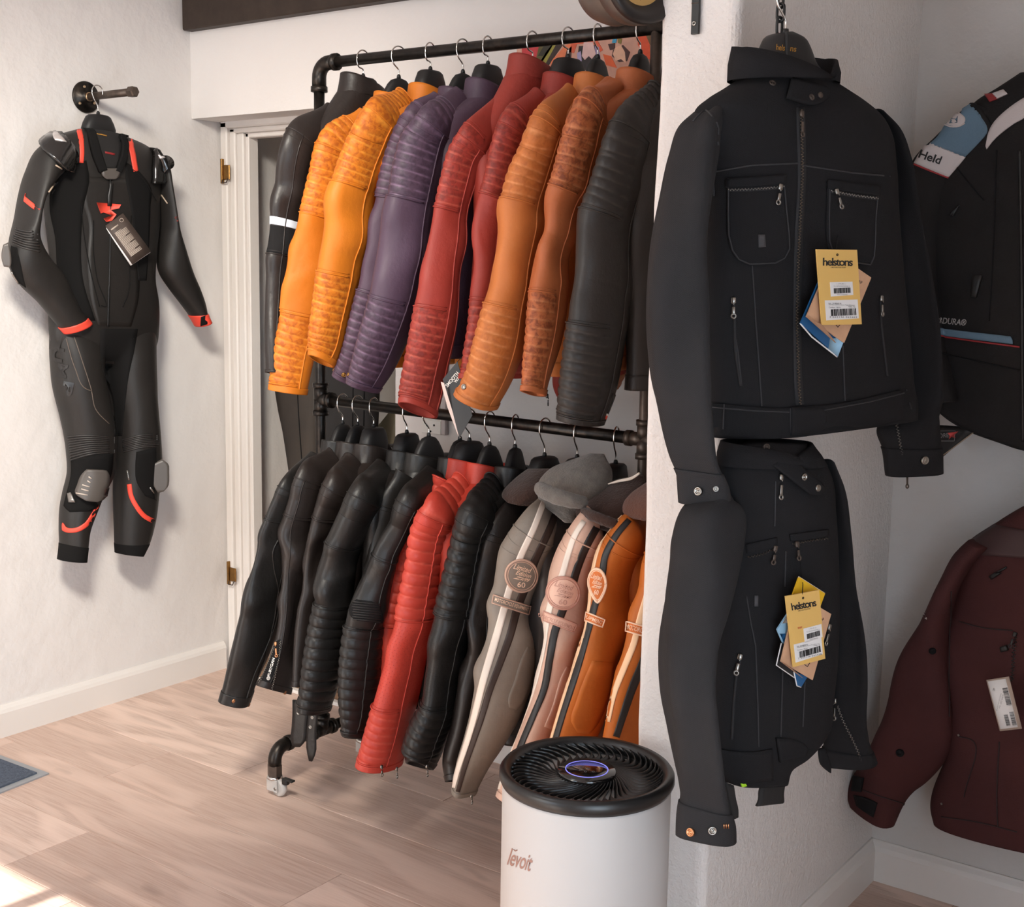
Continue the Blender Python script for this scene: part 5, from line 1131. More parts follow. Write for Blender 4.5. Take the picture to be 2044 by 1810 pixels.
at(h1, 'hook', tube(interp(np.array([on_plane(x, y, hq, HN) for x, y in ((1568, 66), (1568, 40), (1562, 28), (1554, 12), (1551, 0), (1552, -14), (1560, -24), (1570, -18))]), 40), .0017, 8), CHROME)
at(h1, 'hook_collar', lathe([(0, -.004), (.0055, -.004), (.0045, .005), (0, .006)], on_plane(1568, 65, hq, HN), (0, 0, 1), 12), HANG)
ch = thing('chain', on_plane(1560, 60, hq - HN * .016, HN), 'black steel link chain hanging from above by the topmost denim jacket', 'chain')
for i in range(9):
    c0 = np.array(on_plane(1556 + (i % 2), 52, hq - HN * .016, HN)) + np.array([0, 0, .019 * i]); a = math.radians(18 + (70 if i % 2 else 0))
    X = np.array([math.sin(a), math.cos(a), 0]); t = np.linspace(0, 2 * math.pi, 25)[:-1]
    mk('chain_link', *tube([c0 + X * .0055 * math.cos(k) + np.array([0, 0, 1.0]) * (.007 * np.sign(math.sin(k)) * min(1, abs(math.sin(k)) * 3) + .0055 * math.sin(k)) for k in t], .0022, 8, closed=True), RUBBER, ch)

# second denim jacket below
hq2 = EYE + ray(1560, 1200) * 1.93
j2 = thing('denim_jacket', on_plane(1520, 1560, hq2, HN), 'black denim jacket hanging below the other one, crumpled hem and dark drawcord strips showing', 'jacket', 'black denim jackets on the chain')
wd3 = Wrinkle(.004, 31, 3, 18, 12, 4)
t2 = front([(1500, 880, 1606, 884), (1462, 892, 1622, 902), (1440, 908, 1646, 932), (1425, 935, 1658, 966), (1425, 1000, 1664, 1010), (1425, 1080, 1670, 1080), (1424, 1180, 1672, 1180), (1420, 1280, 1668, 1290), (1414, 1380, 1654, 1390), (1412, 1440, 1646, 1440), (1415, 1490, 1600, 1500), (1420, 1520, 1570, 1520), (1436, 1560, 1560, 1550)], hq2, HN, [.03, .045, .055, .06, .06, .06, .058, .05, .04], 72, 2.4, disp=wd3)
part('body', t2, DENIM, j2)
sl2 = front([(1400, 985, 1450, 985), (1363, 1013, 1476, 1010), (1336, 1080, 1478, 1085), (1330, 1125, 1472, 1140), (1319, 1200, 1456, 1215), (1315, 1287, 1428, 1300), (1319, 1356, 1414, 1370), (1326, 1400, 1412, 1410), (1340, 1460, 1413, 1465), (1347, 1540, 1432, 1540), (1358, 1604, 1450, 1600), (1360, 1640, 1460, 1630), (1361, 1676, 1463, 1664)], hq2, HN, [.03, .045, .055, .055, .05, .05, .045, .04, .036], 48, 2.0, push=[.01, .03, .045, .05, .05], disp=wd2)
sr2 = front([(1628, 905, 1650, 935), (1640, 960, 1664, 970), (1645, 1055, 1678, 1060), (1650, 1160, 1684, 1165), (1655, 1260, 1692, 1265), (1652, 1360, 1704, 1360), (1646, 1430, 1714, 1430), (1648, 1480, 1730, 1470), (1652, 1534, 1742, 1506)], hq2, HN, [.03, .04, .045, .04, .035], 44, 2.0, push=[0, 0, .01, .015], disp=wd2)
so3, so4 = part('sleeve', sl2, DENIM_LIT, j2), part('sleeve', sr2, DENIM, j2)
B2 = t2.bvh(); D2 = S_loft(t2); DL2 = S_loft(sl2); DR2 = S_loft(sr2)
open_collar(j2, hq2 + HN * .002, HN, (1440, 930), (1640, 925), (1452, 884), (1612, 880), 1545, 905, DENIM, LINING, .05)
at_each(j2, 'seam', ([seam(D2, p, .0012, .0006) for p in ([(1548, 960), (1546, 1050)], [(1490, 1190), (1498, 1240), (1508, 1290), (1512, 1400), (1514, 1490)], [(1562, 1330), (1558, 1470)], [(1606, 1360), (1602, 1450)], [(1568, 1100), (1566, 1170)])]), THR)
ns = at(j2, 'neck_strap', patch(D2, [(1556, 905, 1537, 928), (1580, 920, 1562, 948), (1610, 946, 1592, 972), (1632, 964, 1614, 986), (1637, 974, 1626, 986)], 14, 8, .004, .006), DENIM)
for x, y, pf in ((1595, 950, SNAP), (1622, 972, DOME)): at(ns, 'snap', stud(D2, x, y, 7.5, pf, .010), STEEL)
at(j2, 'snap', stud(D2, 1529, 892, 7, SNAP, .002), IRON)
for zl, fl, pull, ang in (([(1492, 1112), (1520, 1106), (1551, 1092)], [(1488, 1086, 1550, 1072), (1490, 1104, 1550, 1090)], (1545, 1094), -10), ([(1580, 1086), (1610, 1080), (1652, 1074)], [(1575, 1066, 1652, 1056), (1577, 1080, 1652, 1070)], (1588, 1086), 5)):
    fo = at(j2, 'chest_pocket', patch(D2, fl, 5, 12, .0025, .0006, False), DENIM); at(fo, 'zipper', teeth(D2, zl, 3, 4, .001), IRON); zip_pull((fo, D2), *pull, 26, IRON, ang)
at(j2, 'cloth_label', patch(D2, [(1505, 1188, 1513, 1188), (1505, 1210, 1513, 1210)], 4, 4, .001, .0008), mat('charcoal_label', (60, 58, 60), .7))
zip_pull((j2, D2), 1557, 952, 40, STEEL, -3)
for a, pl in (((1477, 1310), [(1480, 1308), (1470, 1350), (1465, 1400), (1461, 1475)]), ((1652, 1250), [(1652, 1250), (1655, 1275)])):
    zo = at(j2, 'side_zip', seam(D2, pl, .002, .0008), ZTAPE); zip_pull((zo, D2), *a, 32, STEEL, -14)
at(j2, 'waistband', patch(D2, [(1416, 1490, 1434, 1556), (1450, 1497, 1458, 1562), (1500, 1500, 1500, 1562), (1540, 1494, 1540, 1556)], 16, 8, .003, .0008), DENIM)
wtq = S_plane(hq2 + HN * .055, HN); at(j2, 'belt_tab', patch(wtq, [(1548, 1472, 1556, 1521), (1580, 1474, 1580, 1514), (1602, 1484, 1598, 1511), (1611, 1494, 1606, 1506)], 12, 8, .004, 0), DENIM)
lq = S_plane(hq2 + HN * .02, HN)
at(j2, 'lining_strip', patch(lq, [(1446, 1560, 1462, 1566), (1452, 1590, 1466, 1592), (1458, 1620, 1471, 1616), (1462, 1634, 1471, 1630)], 10, 5, .003), LINING)
at(j2, 'lining_strip', patch(lq, [(1520, 1562, 1566, 1556), (1514, 1580, 1562, 1582), (1512, 1600, 1562, 1600), (1508, 1608, 1560, 1602)], 10, 6, .003), LINING)
at(j2, 'lining_strip', patch(lq, [(1556, 1512, 1585, 1508), (1556, 1530, 1584, 1526), (1554, 1552, 1568, 1540), (1556, 1570, 1570, 1556)], 10, 6, .003), LINING)
at(j2, 'size_loop', patch(S_plane(hq2 + HN * .03, HN), [(1478, 1563, 1493, 1563), (1480, 1570, 1489, 1568)], 4, 4, .002), mat('neon_green', (170, 220, 40), .6), 'neon green size loop')
c3 = at(so3, 'cuff', sl2.band(sl2.n - 13, sl2.n, .002, .004), DENIM_LIT); c4 = at(so4, 'cuff', sr2.band(sr2.n - 7, sr2.n, .002, .004), DENIM)
at(c3, 'snap', stud(DL2, 1381, 1660, 9, SNAP, .003), COPPER); at(c3, 'snap', stud(DL2, 1421, 1656, 9, SNAP, .003), STEEL); at(c3, 'zipper', merge([seam(DL2, [(1442 + 4 * i, 1643), (1442 + 4 * i, 1651)], .001, .004) for i in range(3)]), COPPER)
at(so4, 'zipper', teeth(DR2, [(1672, 1408), (1684, 1440), (1704, 1480), (1722, 1524)], 3, 4, .001), STEEL); zip_pull((so4, DR2), 1668, 1398, 34, STEEL)
at(c4, 'snap', stud(DR2, 1727, 1498, 5, SNAP, .003), IRON)
at(so4, 'cuff_flap', patch(S_plane(hq2 + HN * .03, HN), [(1633, 1494, 1644, 1492), (1634, 1510, 1650, 1508), (1638, 1526, 1656, 1528), (1648, 1536, 1656, 1542)], 8, 5, .003), DENIM)

# ---- swing tags of the denim jackets
YTAG = mat('yellow_card', (222, 178, 100), .7); KRAFT = mat('kraft_card', (206, 160, 126), .75, noise=(40, .3)); BLUEC = mat('blue_card', (22, 84, 132), .5); LBLUE = mat('pale_blue_print', (150, 190, 216), .6); BYEL = mat('bright_yellow_card', (226, 176, 22), .6); REDINK = mat('red_ink', (190, 84, 40), .7); BCARD = mat('black_tag_card', (30, 29, 30), .5)
def card_obj(nm, label, Q, off, m, base, group=None, tilt=(0, 0), thick=.0012):
    s_ = S_plane(base + HN * off, HN + np.array([tilt[0], 0, tilt[1]])); Q = [tuple(p) for p in Q]
    lo_ = max(Q, key=lambda p: p[1]); o = thing(nm, s_(*lo_)[0], label, 'swing tag', group)
    mk('card', *patch(s_, [(*Q[0], *Q[1]), (*Q[3], *Q[2])], 4, 4, thick, 0, False), m, o, False); return o, s_
def yellow_tag(Q, base, off, label, seed, num, size, extra=None):
    o, s_ = card_obj('swing_tag', label, Q, off, YTAG, base, 'yellow swing tags on the denim jackets')
    b = lambda u, v: bil(u, v, Q); ang = -math.degrees(math.atan2(Q[1][1] - Q[0][1], Q[1][0] - Q[0][0])); W_ = math.dist(Q[0], Q[1]); H_ = math.dist(Q[0], Q[3]); L = .0016
    mk('lettering', *merge([text(s_, 'helstons', *b(.5, .165), W_ * .74, H_ * .105, ang, L, .022, 0, .82), text(s_, 'A MOTORCYCLE STORY', *b(.5, .238), W_ * .38, H_ * .016, ang, L, .01)]), INK, o)
    mk('eyelet', *stud(s_, *b(.5, .07), 2.6, [(1.0, 0), (1, .5), (.5, .5), (.4, 0)], .001), BLK, o)
    for (u0, v0, u1, v1), kind in (extra or (((.27, .435, .83, .625), 0), ((.11, .675, .93, .94), 1))):
        sq_ = [b(u0, v0), b(u1, v0 - .008), b(u1, v1 - .02), b(u0, v1)]
        st_ = mk('sticker', *patch(s_, [(*sq_[0], *sq_[1]), (*sq_[3], *sq_[2])], 4, 4, .0004, .0012, False), PAPER, o, False); bb = lambda u, v: bil(u, v, sq_); h = math.dist(sq_[0], sq_[3]); ww = math.dist(sq_[0], sq_[1])
        if kind == 0:
            mk('barcode', *barcode(s_, *bb(.14, .44), *bb(.88, .44), *bb(.14, .80), seed, 26, .0019), mat('grey_black_ink', (70, 68, 68), .7), st_)
            mk('lettering', *merge([text(s_, '1.599,00 kr', *bb(.5, .14), ww * .42, h * .10, ang, .0019), text(s_, 'XL-GENESISFEMME-X', *bb(.5, .31), ww * .72, h * .08, ang, .0019), text(s_, '00021900046', *bb(.5, .91), ww * .46, h * .08, ang, .0019)]), GREYINK, st_)
        else:
            mk('barcode', *barcode(s_, *bb(.16, .46), *bb(.93, .46), *bb(.16, .80), seed + 1, 30, .0019), INK, st_)
            mk('lettering', *merge([text(s_, 'Ref : 20190043 BL', *bb(.30, .17), ww * .40, h * .07, ang, .0019), text(s_, 'GENESIS FEMME Coton Mesh (Blouson)', *bb(.50, .265), ww * .80, h * .055, ang, .0019), text(s_, 'Couleur : BLEU', *bb(.28, .37), ww * .36, h * .065, ang, .0019), text(s_, 'Taille : ' + size, *bb(.80, .37), ww * .22, h * .065, ang, .0019), text(s_, num, *bb(.52, .885), ww * .84, h * .085, ang, .0019, 0, 0, 1.2)]), INK, st_)
    return o, s_
T1Q = [(1628.6, 497.5), (1709.5, 498.5), (1719, 647), (1639.7, 648.6)]
o, s_ = yellow_tag(T1Q, hq, .108, 'yellow card swing tag with black lettering on the topmost denim jacket', 41, '3 662136 063469', 'XL')
mk('cord', *tube([s_(1669, 510)[0], s_(1669, 503)[0], D1(1668, 470)[0] + HN * .004], .0007, 5), BLK, o)
o, s_ = card_obj('kraft_leaflet', 'kraft brown folded leaflet behind the yellow tag of the topmost denim jacket', [(1664, 503), (1738, 554), (1684, 684), (1609, 632)], .100, KRAFT, hq)
mk('fold', *patch(S_plane(hq + HN * .097, HN + np.array([0, 0, .1])), [(1609, 632, 1640, 648), (1614, 636, 1668, 684)], 4, 4, .001, 0, False), mat('kraft_inside', (164, 124, 98), .8), o, False)
mk('lettering', *merge([text(s_, 'a/8', 1716, 562, 7, 6, -50, .0016), seam(s_, [(1667, 648), (1671, 653), (1675, 648)], .0006, .0014)]), INK, o)
o, s_ = card_obj('blue_leaflet', 'dark blue leaflet behind the kraft one on the topmost denim jacket', [(1634, 560), (1716, 600), (1671, 712), (1597, 645)], .094, BLUEC, hq)
mk('print', *poly(s_, [(1655, 676), (1686, 672), (1671, 711), (1652, 696)], .0003, .0013), LBLUE, o); mk('page_edge', *seam(s_, [(1597, 645), (1620, 672), (1671, 712)], .0012, .0), PAPER, o)
T2Q = [(1567, 1189.6), (1633.8, 1177), (1646.2, 1314), (1582.5, 1331)]
o, s_ = yellow_tag(T2Q, hq2, .092, 'yellow card swing tag with black lettering on the lower denim jacket', 57, '3 662136 063438', 'S', (((.42, .50, .97, .70), 0), ((.08, .69, .93, .945), 1)))
mk('red_print', *text(s_, 'REF', *bil(.32, .475, T2Q), 9, 3.6, 10, .0016, .03), REDINK, o)
mk('cord', *tube(interp(np.array([s_(1601, 1190)[0], s_(1600, 1175)[0] + HN * .002, D2(1596, 1150)[0] + HN * .004, D2(1594, 1115)[0] + HN * .003]), 20), .0007, 5), BLK, o)
o, s_ = card_obj('yellow_leaflet', 'bright yellow leaflet peeking out above the tag of the lower denim jacket', [(1594, 1151), (1646, 1184), (1632, 1222), (1580, 1190)], .079, BYEL, hq2)
mk('page_edge', *seam(s_, [(1594, 1151), (1646, 1184)], .0009, 0), PAPER, o)
o, s_ = card_obj('kraft_leaflet', 'kraft brown folded leaflet behind the yellow tag of the lower denim jacket', [(1590, 1185), (1658, 1225), (1621, 1357), (1558, 1320)], .084, KRAFT, hq2)
mk('fold', *patch(S_plane(hq2 + HN * .081, HN + np.array([0, 0, .1])), [(1558, 1320, 1580, 1334), (1566, 1326, 1602, 1353)], 4, 4, .001, 0, False), mat('kraft_inside', (164, 124, 98), .8), o, False)
mk('lettering', *merge([text(s_, 'a', 1641, 1235, 4, 5, -50, .0016), seam(s_, [(1604, 1325), (1610, 1330), (1615, 1322)], .0006, .0014)]), INK, o)
o, s_ = card_obj('blue_leaflet', 'white and pale blue leaflet left of the yellow tag on the lower denim jacket', [(1571, 1224), (1580, 1260), (1565, 1291), (1550, 1256)], .076, LBLUE, hq2)
mk('print', *merge([poly(s_, [(1571, 1224), (1573, 1242), (1560, 1244)], .0003, .0013)]), WHITE, o); mk('print', *poly(s_, [(1555, 1264), (1567, 1264), (1563, 1281)], .0003, .0014), BLUEC, o)
o, s_ = card_obj('black_leaflet', 'black leaflet with pale edges behind the kraft one on the lower denim jacket', [(1560, 1283), (1600, 1300), (1590, 1354), (1549, 1327)], .078, BCARD, hq2)
mk('page_edge', *seam(s_, [(1559, 1283), (1549, 1327), (1585, 1352)], .0009, .0006), PAPER, o)
o, s_ = card_obj('blue_leaflet', 'dark blue leaflet tip at the bottom of the tags on the lower denim jacket', [(1584, 1340), (1611, 1350), (1598, 1371), (1590, 1369)], .079, BLUEC, hq2)
mk('page_edge', *seam(s_, [(1584, 1340), (1590, 1368), (1598, 1371)], .001, .0006), PAPER, o)

# ---- touring jackets on the nook wall
NN = np.array([0, -1.0, 0]); nq = np.array([-.7, YB - .11, 1.2])
TEX = mat('black_textile', (31, 29, 29), .85, 0, .2, noise=(12, .5), rgb2=(38, 36, 36), bump=(420, .5, .0014)); BLUET = mat('steel_blue_textile', (92, 116, 134), .8, bump=(420, .5, .0014)); GREYT = mat('pale_grey_textile', (196, 186, 184), .8, bump=(420, .4, .001)); PIPR = mat('red_piping', (150, 40, 44), .6); MAROON = mat('maroon_textile', (66, 36, 36), .85, 0, .2, noise=(10, .5), rgb2=(78, 42, 40), bump=(420, .5, .0014)); MDARK = mat('dark_maroon_leather', (58, 34, 34), .6, bump=(200, .2, .001))
tj = thing('touring_jacket', on_plane(2044, 890, nq, NN), 'black textile motorcycle jacket with blue and white shoulder hanging in the right nook', 'jacket')
wt = Wrinkle(.006, 51, 5, 24, 14, 3)
tt = front([(2030, 150, 2110, 150), (1985, 180, 2150, 180), (1945, 205, 2190, 215), (1905, 255, 2220, 260), (1880, 330, 2235, 330), (1862, 420, 2240, 420), (1850, 520, 2240, 520), (1852, 640, 2240, 640), (1858, 740, 2240, 750), (1868, 810, 2240, 840), (1930, 856, 2236, 905), (2020, 888, 2236, 930)], nq, NN, [.05, .07, .075, .08, .08, .08, .075, .06, .05], 72, 2.4, disp=wt)
part('body', tt, TEX, tj)
ts = front([(1935, 202, 1985, 222), (1900, 232, 1968, 262), (1866, 275, 1945, 300), (1838, 312, 1925, 350), (1818, 362, 1905, 390), (1802, 420, 1895, 440), (1798, 520, 1890, 540), (1805, 640, 1895, 650), (1820, 740, 1900, 745), (1840, 805, 1910, 800)], nq + NN * .04, NN, [.035, .05, .055, .055, .05, .045], 44, 2.0, disp=wt)
tso = part('sleeve', ts, TEX, tj); TB = S_bvh([tt.bvh(), ts.bvh()], nq, NN); TS_ = S_loft(ts)
bp_ = at(tso, 'blue_panel', patch(TB, [(1900, 230, 1932, 203), (1880, 254, 1958, 232), (1862, 276, 1972, 262), (1852, 284, 1950, 290), (1852, 285, 1926, 314)], 16, 12, .002, .0012), BLUET)
wp = at(tso, 'white_panel', patch(TB, [(1852, 283, 1928, 314), (1838, 305, 1912, 333), (1826, 326, 1894, 354)], 10, 12, .002, .0012), GREYT)
at(wp, 'lettering', text(TB, 'Held', 1858, 314, 44, 17, -17, .0042, .022, .1), INK); at(tso, 'red_piping', seam(TB, [(1825, 328), (1860, 342), (1894, 355)], .002, .002), PIPR)
em = at(bp_, 'emblem', patch(TB, [(1890, 228, 1916, 226), (1885, 236, 1927, 236), (1883, 245, 1925, 246), (1890, 250, 1912, 254)], 10, 10, .0008, .0030), GREYT)
at(em, 'emblem_cut', merge([poly(TB, p, .0006, .004) for p in ([(1890, 232), (1906, 231), (1902, 239), (1910, 239), (1914, 234), (1912, 246), (1897, 248), (1901, 241), (1894, 241), (1890, 246)],)]), BLUET)
at(bp_, 'emblem_swoosh', seam(TB, [(1885, 250), (1900, 254), (1918, 251), (1926, 246)], .0014, .0036, curve=True), GREYT)
at(tj, 'white_panel', patch(TB, [(2044, 196, 2060, 210), (2022, 210, 2048, 232), (1988, 240, 2020, 250), (1972, 270, 1984, 280), (1968, 292, 1970, 298)], 14, 6, .002, .0012), GREYT)
at(tj, 'shoulder_patch', patch(TB, [(1982, 188, 2004, 180), (1990, 198, 2012, 188)], 6, 6, .002, .0012), GREYT); at(tj, 'shoulder_patch', patch(TB, [(1966, 190, 1982, 188), (1976, 204, 1992, 198)], 6, 6, .002, .0012), DKRED, 'dark red shoulder patch')
at(tj, 'shoulder_yoke', ribbon(TB, [(1940, 206), (1968, 240), (1980, 262)], 12, .002, .001), TEX)
at(tj, 'blue_stripe', patch(TB, [(1858, 653, 2018, 671), (1857, 660, 2022, 680), (1857, 666, 2022, 686)], 5, 24, .0025, .0012), BLUET); at(tj, 'red_piping', seam(TB, [(1857, 668), (1940, 679), (2036, 692)], .0018, .002), PIPR)
at(tj, 'lettering', text(TB, 'CORDURA®', 1892, 640, 76, 13, -5, .0016, .012, .15), mat('embroidered_grey', (170, 164, 160), .7))
at(tj, 'zipper', seam(TB, [(2036, 300), (2040, 600), (2042, 880)], .003, .001), RUBBER)
at(tso, 'strap_buckle', patch(TB, [(1908, 416, 1916, 410), (1896, 430, 1904, 432)], 4, 4, .005, .001), RUBBER); at(tj, 'strap_buckle', patch(TB, [(1944, 550, 1962, 550), (1940, 592, 1950, 594)], 5, 4, .005, .001), RUBBER)
at_each(tj, 'seam', ([seam(TB, p, .0014, .0008, curve=True) for p in ([(1900, 320), (1930, 360), (1965, 400)], [(1990, 300), (1984, 480), (1975, 640)], [(1856, 700), (1950, 720), (2044, 740)])]), BLK)
gq = S_plane(nq + NN * .02, (-.3, -1, .1)); gt = thing('swing_card', gq(1880, 905)[0], 'black swing card with a red flash poking out below the blue striped jacket', 'swing tag')
at(gt, 'card', patch(gq, [(1872, 848, 1955, 853), (1872, 875, 1918, 880), (1876, 908, 1882, 912)], 6, 5, .0015, 0, False), CARD); at(gt, 'card_edge', seam(gq, [(1876, 912), (1884, 908), (1956, 854)], .0012, .001), mat('tan_edge', (150, 130, 110), .6))
at(gt, 'lettering', merge([text(gq, 'ORE', 1885, 869, 20, 9, 4, .002, .01), seam(gq, [(1874, 880), (1906, 880), (1908, 860), (1876, 860)], .0006, .002)]), mat('card_grey', (130, 124, 122), .6)); at(gt, 'flash', poly(gq, [(1893, 864), (1914, 861), (1906, 868), (1908, 874), (1900, 872), (1895, 877), (1897, 870)], .0003, .0022), mat('flash_red', (186, 60, 56), .6))

mj = thing('touring_jacket', on_plane(1950, 1690, nq, NN), 'maroon textile motorcycle jacket with a white price label hanging low in the right nook', 'jacket')
wm = Wrinkle(.006, 61, 5, 24, 14, 3)
mt = front([(2040, 1012, 2120, 1012), (1990, 1040, 2180, 1050), (1940, 1072, 2230, 1085), (1908, 1105, 2260, 1120), (1898, 1160, 2275, 1160), (1896, 1240, 2280, 1240), (1895, 1340, 2280, 1350), (1893, 1430, 2280, 1450), (1884, 1510, 2280, 1530), (1872, 1590, 2280, 1620), (1866, 1640, 2275, 1720)], nq, NN, [.05, .065, .07, .075, .08, .08, .075, .07], 72, 2.4, disp=wm)
part('body', mt, MAROON, mj)
ms = front([(1935, 1078, 1985, 1095), (1900, 1104, 1950, 1128), (1870, 1150, 1922, 1172), (1845, 1210, 1906, 1225), (1820, 1284, 1900, 1295), (1797, 1359, 1896, 1375), (1777, 1406, 1894, 1425), (1744, 1467, 1888, 1482), (1717, 1533, 1842, 1562), (1702, 1580, 1815, 1600), (1703, 1610, 1796, 1650)], nq + NN * .045, NN, [.035, .05, .055, .055, .05, .045, .04], 44, 2.0, disp=wm)
mso = part('sleeve', ms, MAROON, mj); MB = S_bvh([mt.bvh(), ms.bvh()], nq, NN); MSs = S_loft(ms)
at(mj, 'shoulder_yoke', patch(S_bvh(mt.bvh(), nq, NN), [(1985, 1048, 2060, 1060), (1940, 1078, 2060, 1095), (1912, 1105, 2060, 1115)], 10, 12, .0022, .0008), MDARK)
at_each(mj, 'seam', ([seam(MB, p, .0014, .001, curve=True) for p in ([(1915, 1240), (1960, 1252), (2022, 1258)], [(1898, 1180), (1896, 1300), (1894, 1430)], [(1995, 1480), (1990, 1600), (1992, 1650)], [(1915, 1470), (1937, 1475), (1925, 1590)], [(1880, 1630), (1950, 1640), (2030, 1660)])]), mat('maroon_thread', (40, 24, 24), .8))
zz_ = at(mj, 'zipper', teeth(MB, [(2028, 1262), (2024, 1300), (2020, 1360)], 4, 7, .001), RUBBER); zip_pull((zz_, MB), 2026, 1266, 24, RUBBER, -20)
at(mj, 'toggle', merge([patch(MB, [(1978, 1150, 1990, 1142), (1982, 1156, 2000, 1144)], 4, 4, .006, .002), seam(MB, [(1990, 1144), (2010, 1132)], .002, .002), patch(MB, [(1998, 1290, 2010, 1286), (2000, 1300, 2014, 1296)], 4, 4, .006, .002)]), RUBBER)
for x, y, r in ((1861, 1299, 7), (1797, 1502, 8)): at(mso, 'snap', stud(MSs, x, y, r, DOME, .001), BLK)
for x, y in ((1914, 1467), (1861, 1560), (1880, 1604)): at(mj, 'rivet', stud(MB, x, y, 2.4, DOME, .001), STEEL)
at(mso, 'cuff_strap', patch(MSs, [(1706, 1586, 1712, 1608), (1730, 1592, 1728, 1620), (1752, 1602, 1744, 1630)], 8, 6, .003, .001), BLK); at(mso, 'cuff_strap', patch(MSs, [(1706, 1548, 1702, 1578), (1725, 1552, 1720, 1580)], 6, 6, .003, .001), BLK)
at(mso, 'white_tab', patch(MSs, [(1841, 1219, 1848, 1222), (1844, 1232, 1850, 1236)], 4, 4, .001, .001), GREYT)
at_each(mso, 'seam', ([seam(MSs, [(1716, 1574), (1760, 1590), (1812, 1606)], .0014, .001)]), mat('maroon_thread', (40, 24, 24), .8))
at(mj, 'drawcord_stop', merge([lathe([(0, -.006), (.005, -.005), (.006, 0), (.005, .006), (0, .007)], on_plane(1966, 1664, nq, NN), (0, 0, 1), 12), tube([on_plane(1966, 1660, nq, NN), on_plane(1974, 1670, nq, NN)], .0016, 6), lathe([(0, -.003), (.004, -.003), (.004, .003), (0, .003)], on_plane(1974, 1672, nq, NN), (0, 0, 1), 10)]), RUBBER)
pq = S_plane(nq + NN * .10, (0, -1, .05)); PQ = [(1969, 1357), (2014, 1350), (2040, 1454), (1996, 1459)]
pl_ = thing('price_label', pq(2018, 1458)[0], 'white paper price label with barcodes on the maroon jacket', 'price label')
at(pl_, 'sleeve_card', patch(pq, [(*PQ[0], *PQ[1]), (*PQ[3], *PQ[2])], 4, 4, .001, 0, False), mat('tan_card', (176, 156, 142), .6))
iq = [bil(.05, .03, PQ), bil(.84, .03, PQ), bil(.84, .96, PQ), bil(.05, .96, PQ)]; at(pl_, 'label_paper', patch(pq, [(*iq[0], *iq[1]), (*iq[3], *iq[2])], 4, 4, .0006, .001, False), PAPER)
b_ = lambda u, v: bil(u, v, iq)
at(pl_, 'barcode', merge([barcode(pq, *b_(.98, .18), *b_(.98, .55), *b_(.70, .18), 5, 20, .0018), barcode(pq, *b_(.98, .68), *b_(.98, .95), *b_(.74, .68), 6, 20, .0018), barcode(pq, *b_(.62, .72), *b_(.62, .95), *b_(.40, .72), 7, 20, .0018)]), mat('grey_black_ink', (70, 68, 68), .7))
at(pl_, 'lettering', merge([text(pq, '40', *b_(.22, .18), 6, 5, -90, .0018, .02), text(pq, '1 599,00 kr', *b_(.48, .42), 34, 4, -104, .0018), text(pq, 'MAROON JACKET 40', *b_(.30, .45), 36, 3, -104, .0018)]), GREYINK)
# ------------------------------------------------------------------ air purifier
PC = (on(1000, 1540, 2, .552) + on(1340, 1530, 2, .552)) / 2; PRAD = .1405; PX, PY = PC[0], PC[1]; PZ = .556
PWHITE = mat('matt_white_plastic', (188, 183, 180), .5, 0, .3); PBLK = mat('satin_black_plastic', (26, 25, 25), .35, 0, .5)
pur = thing('air_purifier', (PX, PY, 0), 'white cylindrical air purifier with a black bladed top standing before the partition', 'air purifier')
bodyP = lathe([(0, 0), (.120, 0), (.126, .004), (.126, .02), (.1365, .03), (.1365, PZ - .03), (.1345, PZ - .024), (0, PZ - .024)], (PX, PY, 0), ns=96, cap=False)
mk('body', *bodyP, PWHITE, pur)
mk('rim', *lathe([(.128, PZ - .026), (.1385, PZ - .024), (.1420, PZ - .016), (.1415, PZ - .006), (.137, PZ), (.130, PZ - .001), (.1235, PZ - .007), (.1215, PZ - .014), (.122, PZ - .022)], (PX, PY, 0), ns=96, cap=False), PBLK, pur)
mk('bowl', *lathe([(.123, PZ - .018), (.112, PZ - .040), (.08, PZ - .055), (.04, PZ - .055), (0, PZ - .055)], (PX, PY, 0), ns=64, cap=False), mat('deep_black_plastic', (16, 16, 16), .6), pur)
nv = 46; first = None
def vane():
    P, n = [], 16
    for i in range(n):
        t = i / (n - 1); r = .046 + (.1225 - .046) * t; a = -2.2 * t + 1.8 * t * t; h = -.010 - .006 * math.sin(t * math.pi) + .004 * t**4; dp = .020 - .008 * t
        c = np.array([r * math.cos(a), r * math.sin(a), 0]); tn = np.array([-math.sin(a), math.cos(a), 0]) * .0011
        lean = np.array([-math.sin(a), math.cos(a), 0]) * .010
        P.append([c - tn + [0, 0, h], c + tn + [0, 0, h], c + tn - lean + [0, 0, h - dp], c - tn - lean + [0, 0, h - dp]])
    P = np.array(P); return P.reshape(-1, 3), grid_faces(n, 4) + [[0, 1, 2, 3], [60, 61, 62, 63]]
V, F = vane(); vm = None
for i in range(nv):
    if vm is None:
        o = mk('vane', V, F, PBLK); vm = o.data; o.parent = pur
    else:
        o = bpy.data.objects.new('vane', vm); COL.objects.link(o); o.parent = pur
    o.location = (0, 0, PZ); o.rotation_euler = (0, 0, -i * 2 * math.pi / nv)
dsp = mk('display', *lathe([(0, PZ - .05), (.044, PZ - .05), (.048, PZ - .012), (.048, PZ - .007), (.046, PZ - .004), (0, PZ - .004)], (PX, PY, 0), ns=64, cap=False), mat('gloss_black_display', (20, 19, 19), .06, 0, .5, coat=.5), pur)
mk('light_ring', *lathe([(.0335, PZ - .0039), (.0335, PZ - .0032), (.0350, PZ - .0032), (.0350, PZ - .0039)], (PX, PY, 0), ns=64, cap=False), mat('lilac_light', (130, 130, 220), .5, emit=((120, 118, 215), .9)), dsp)
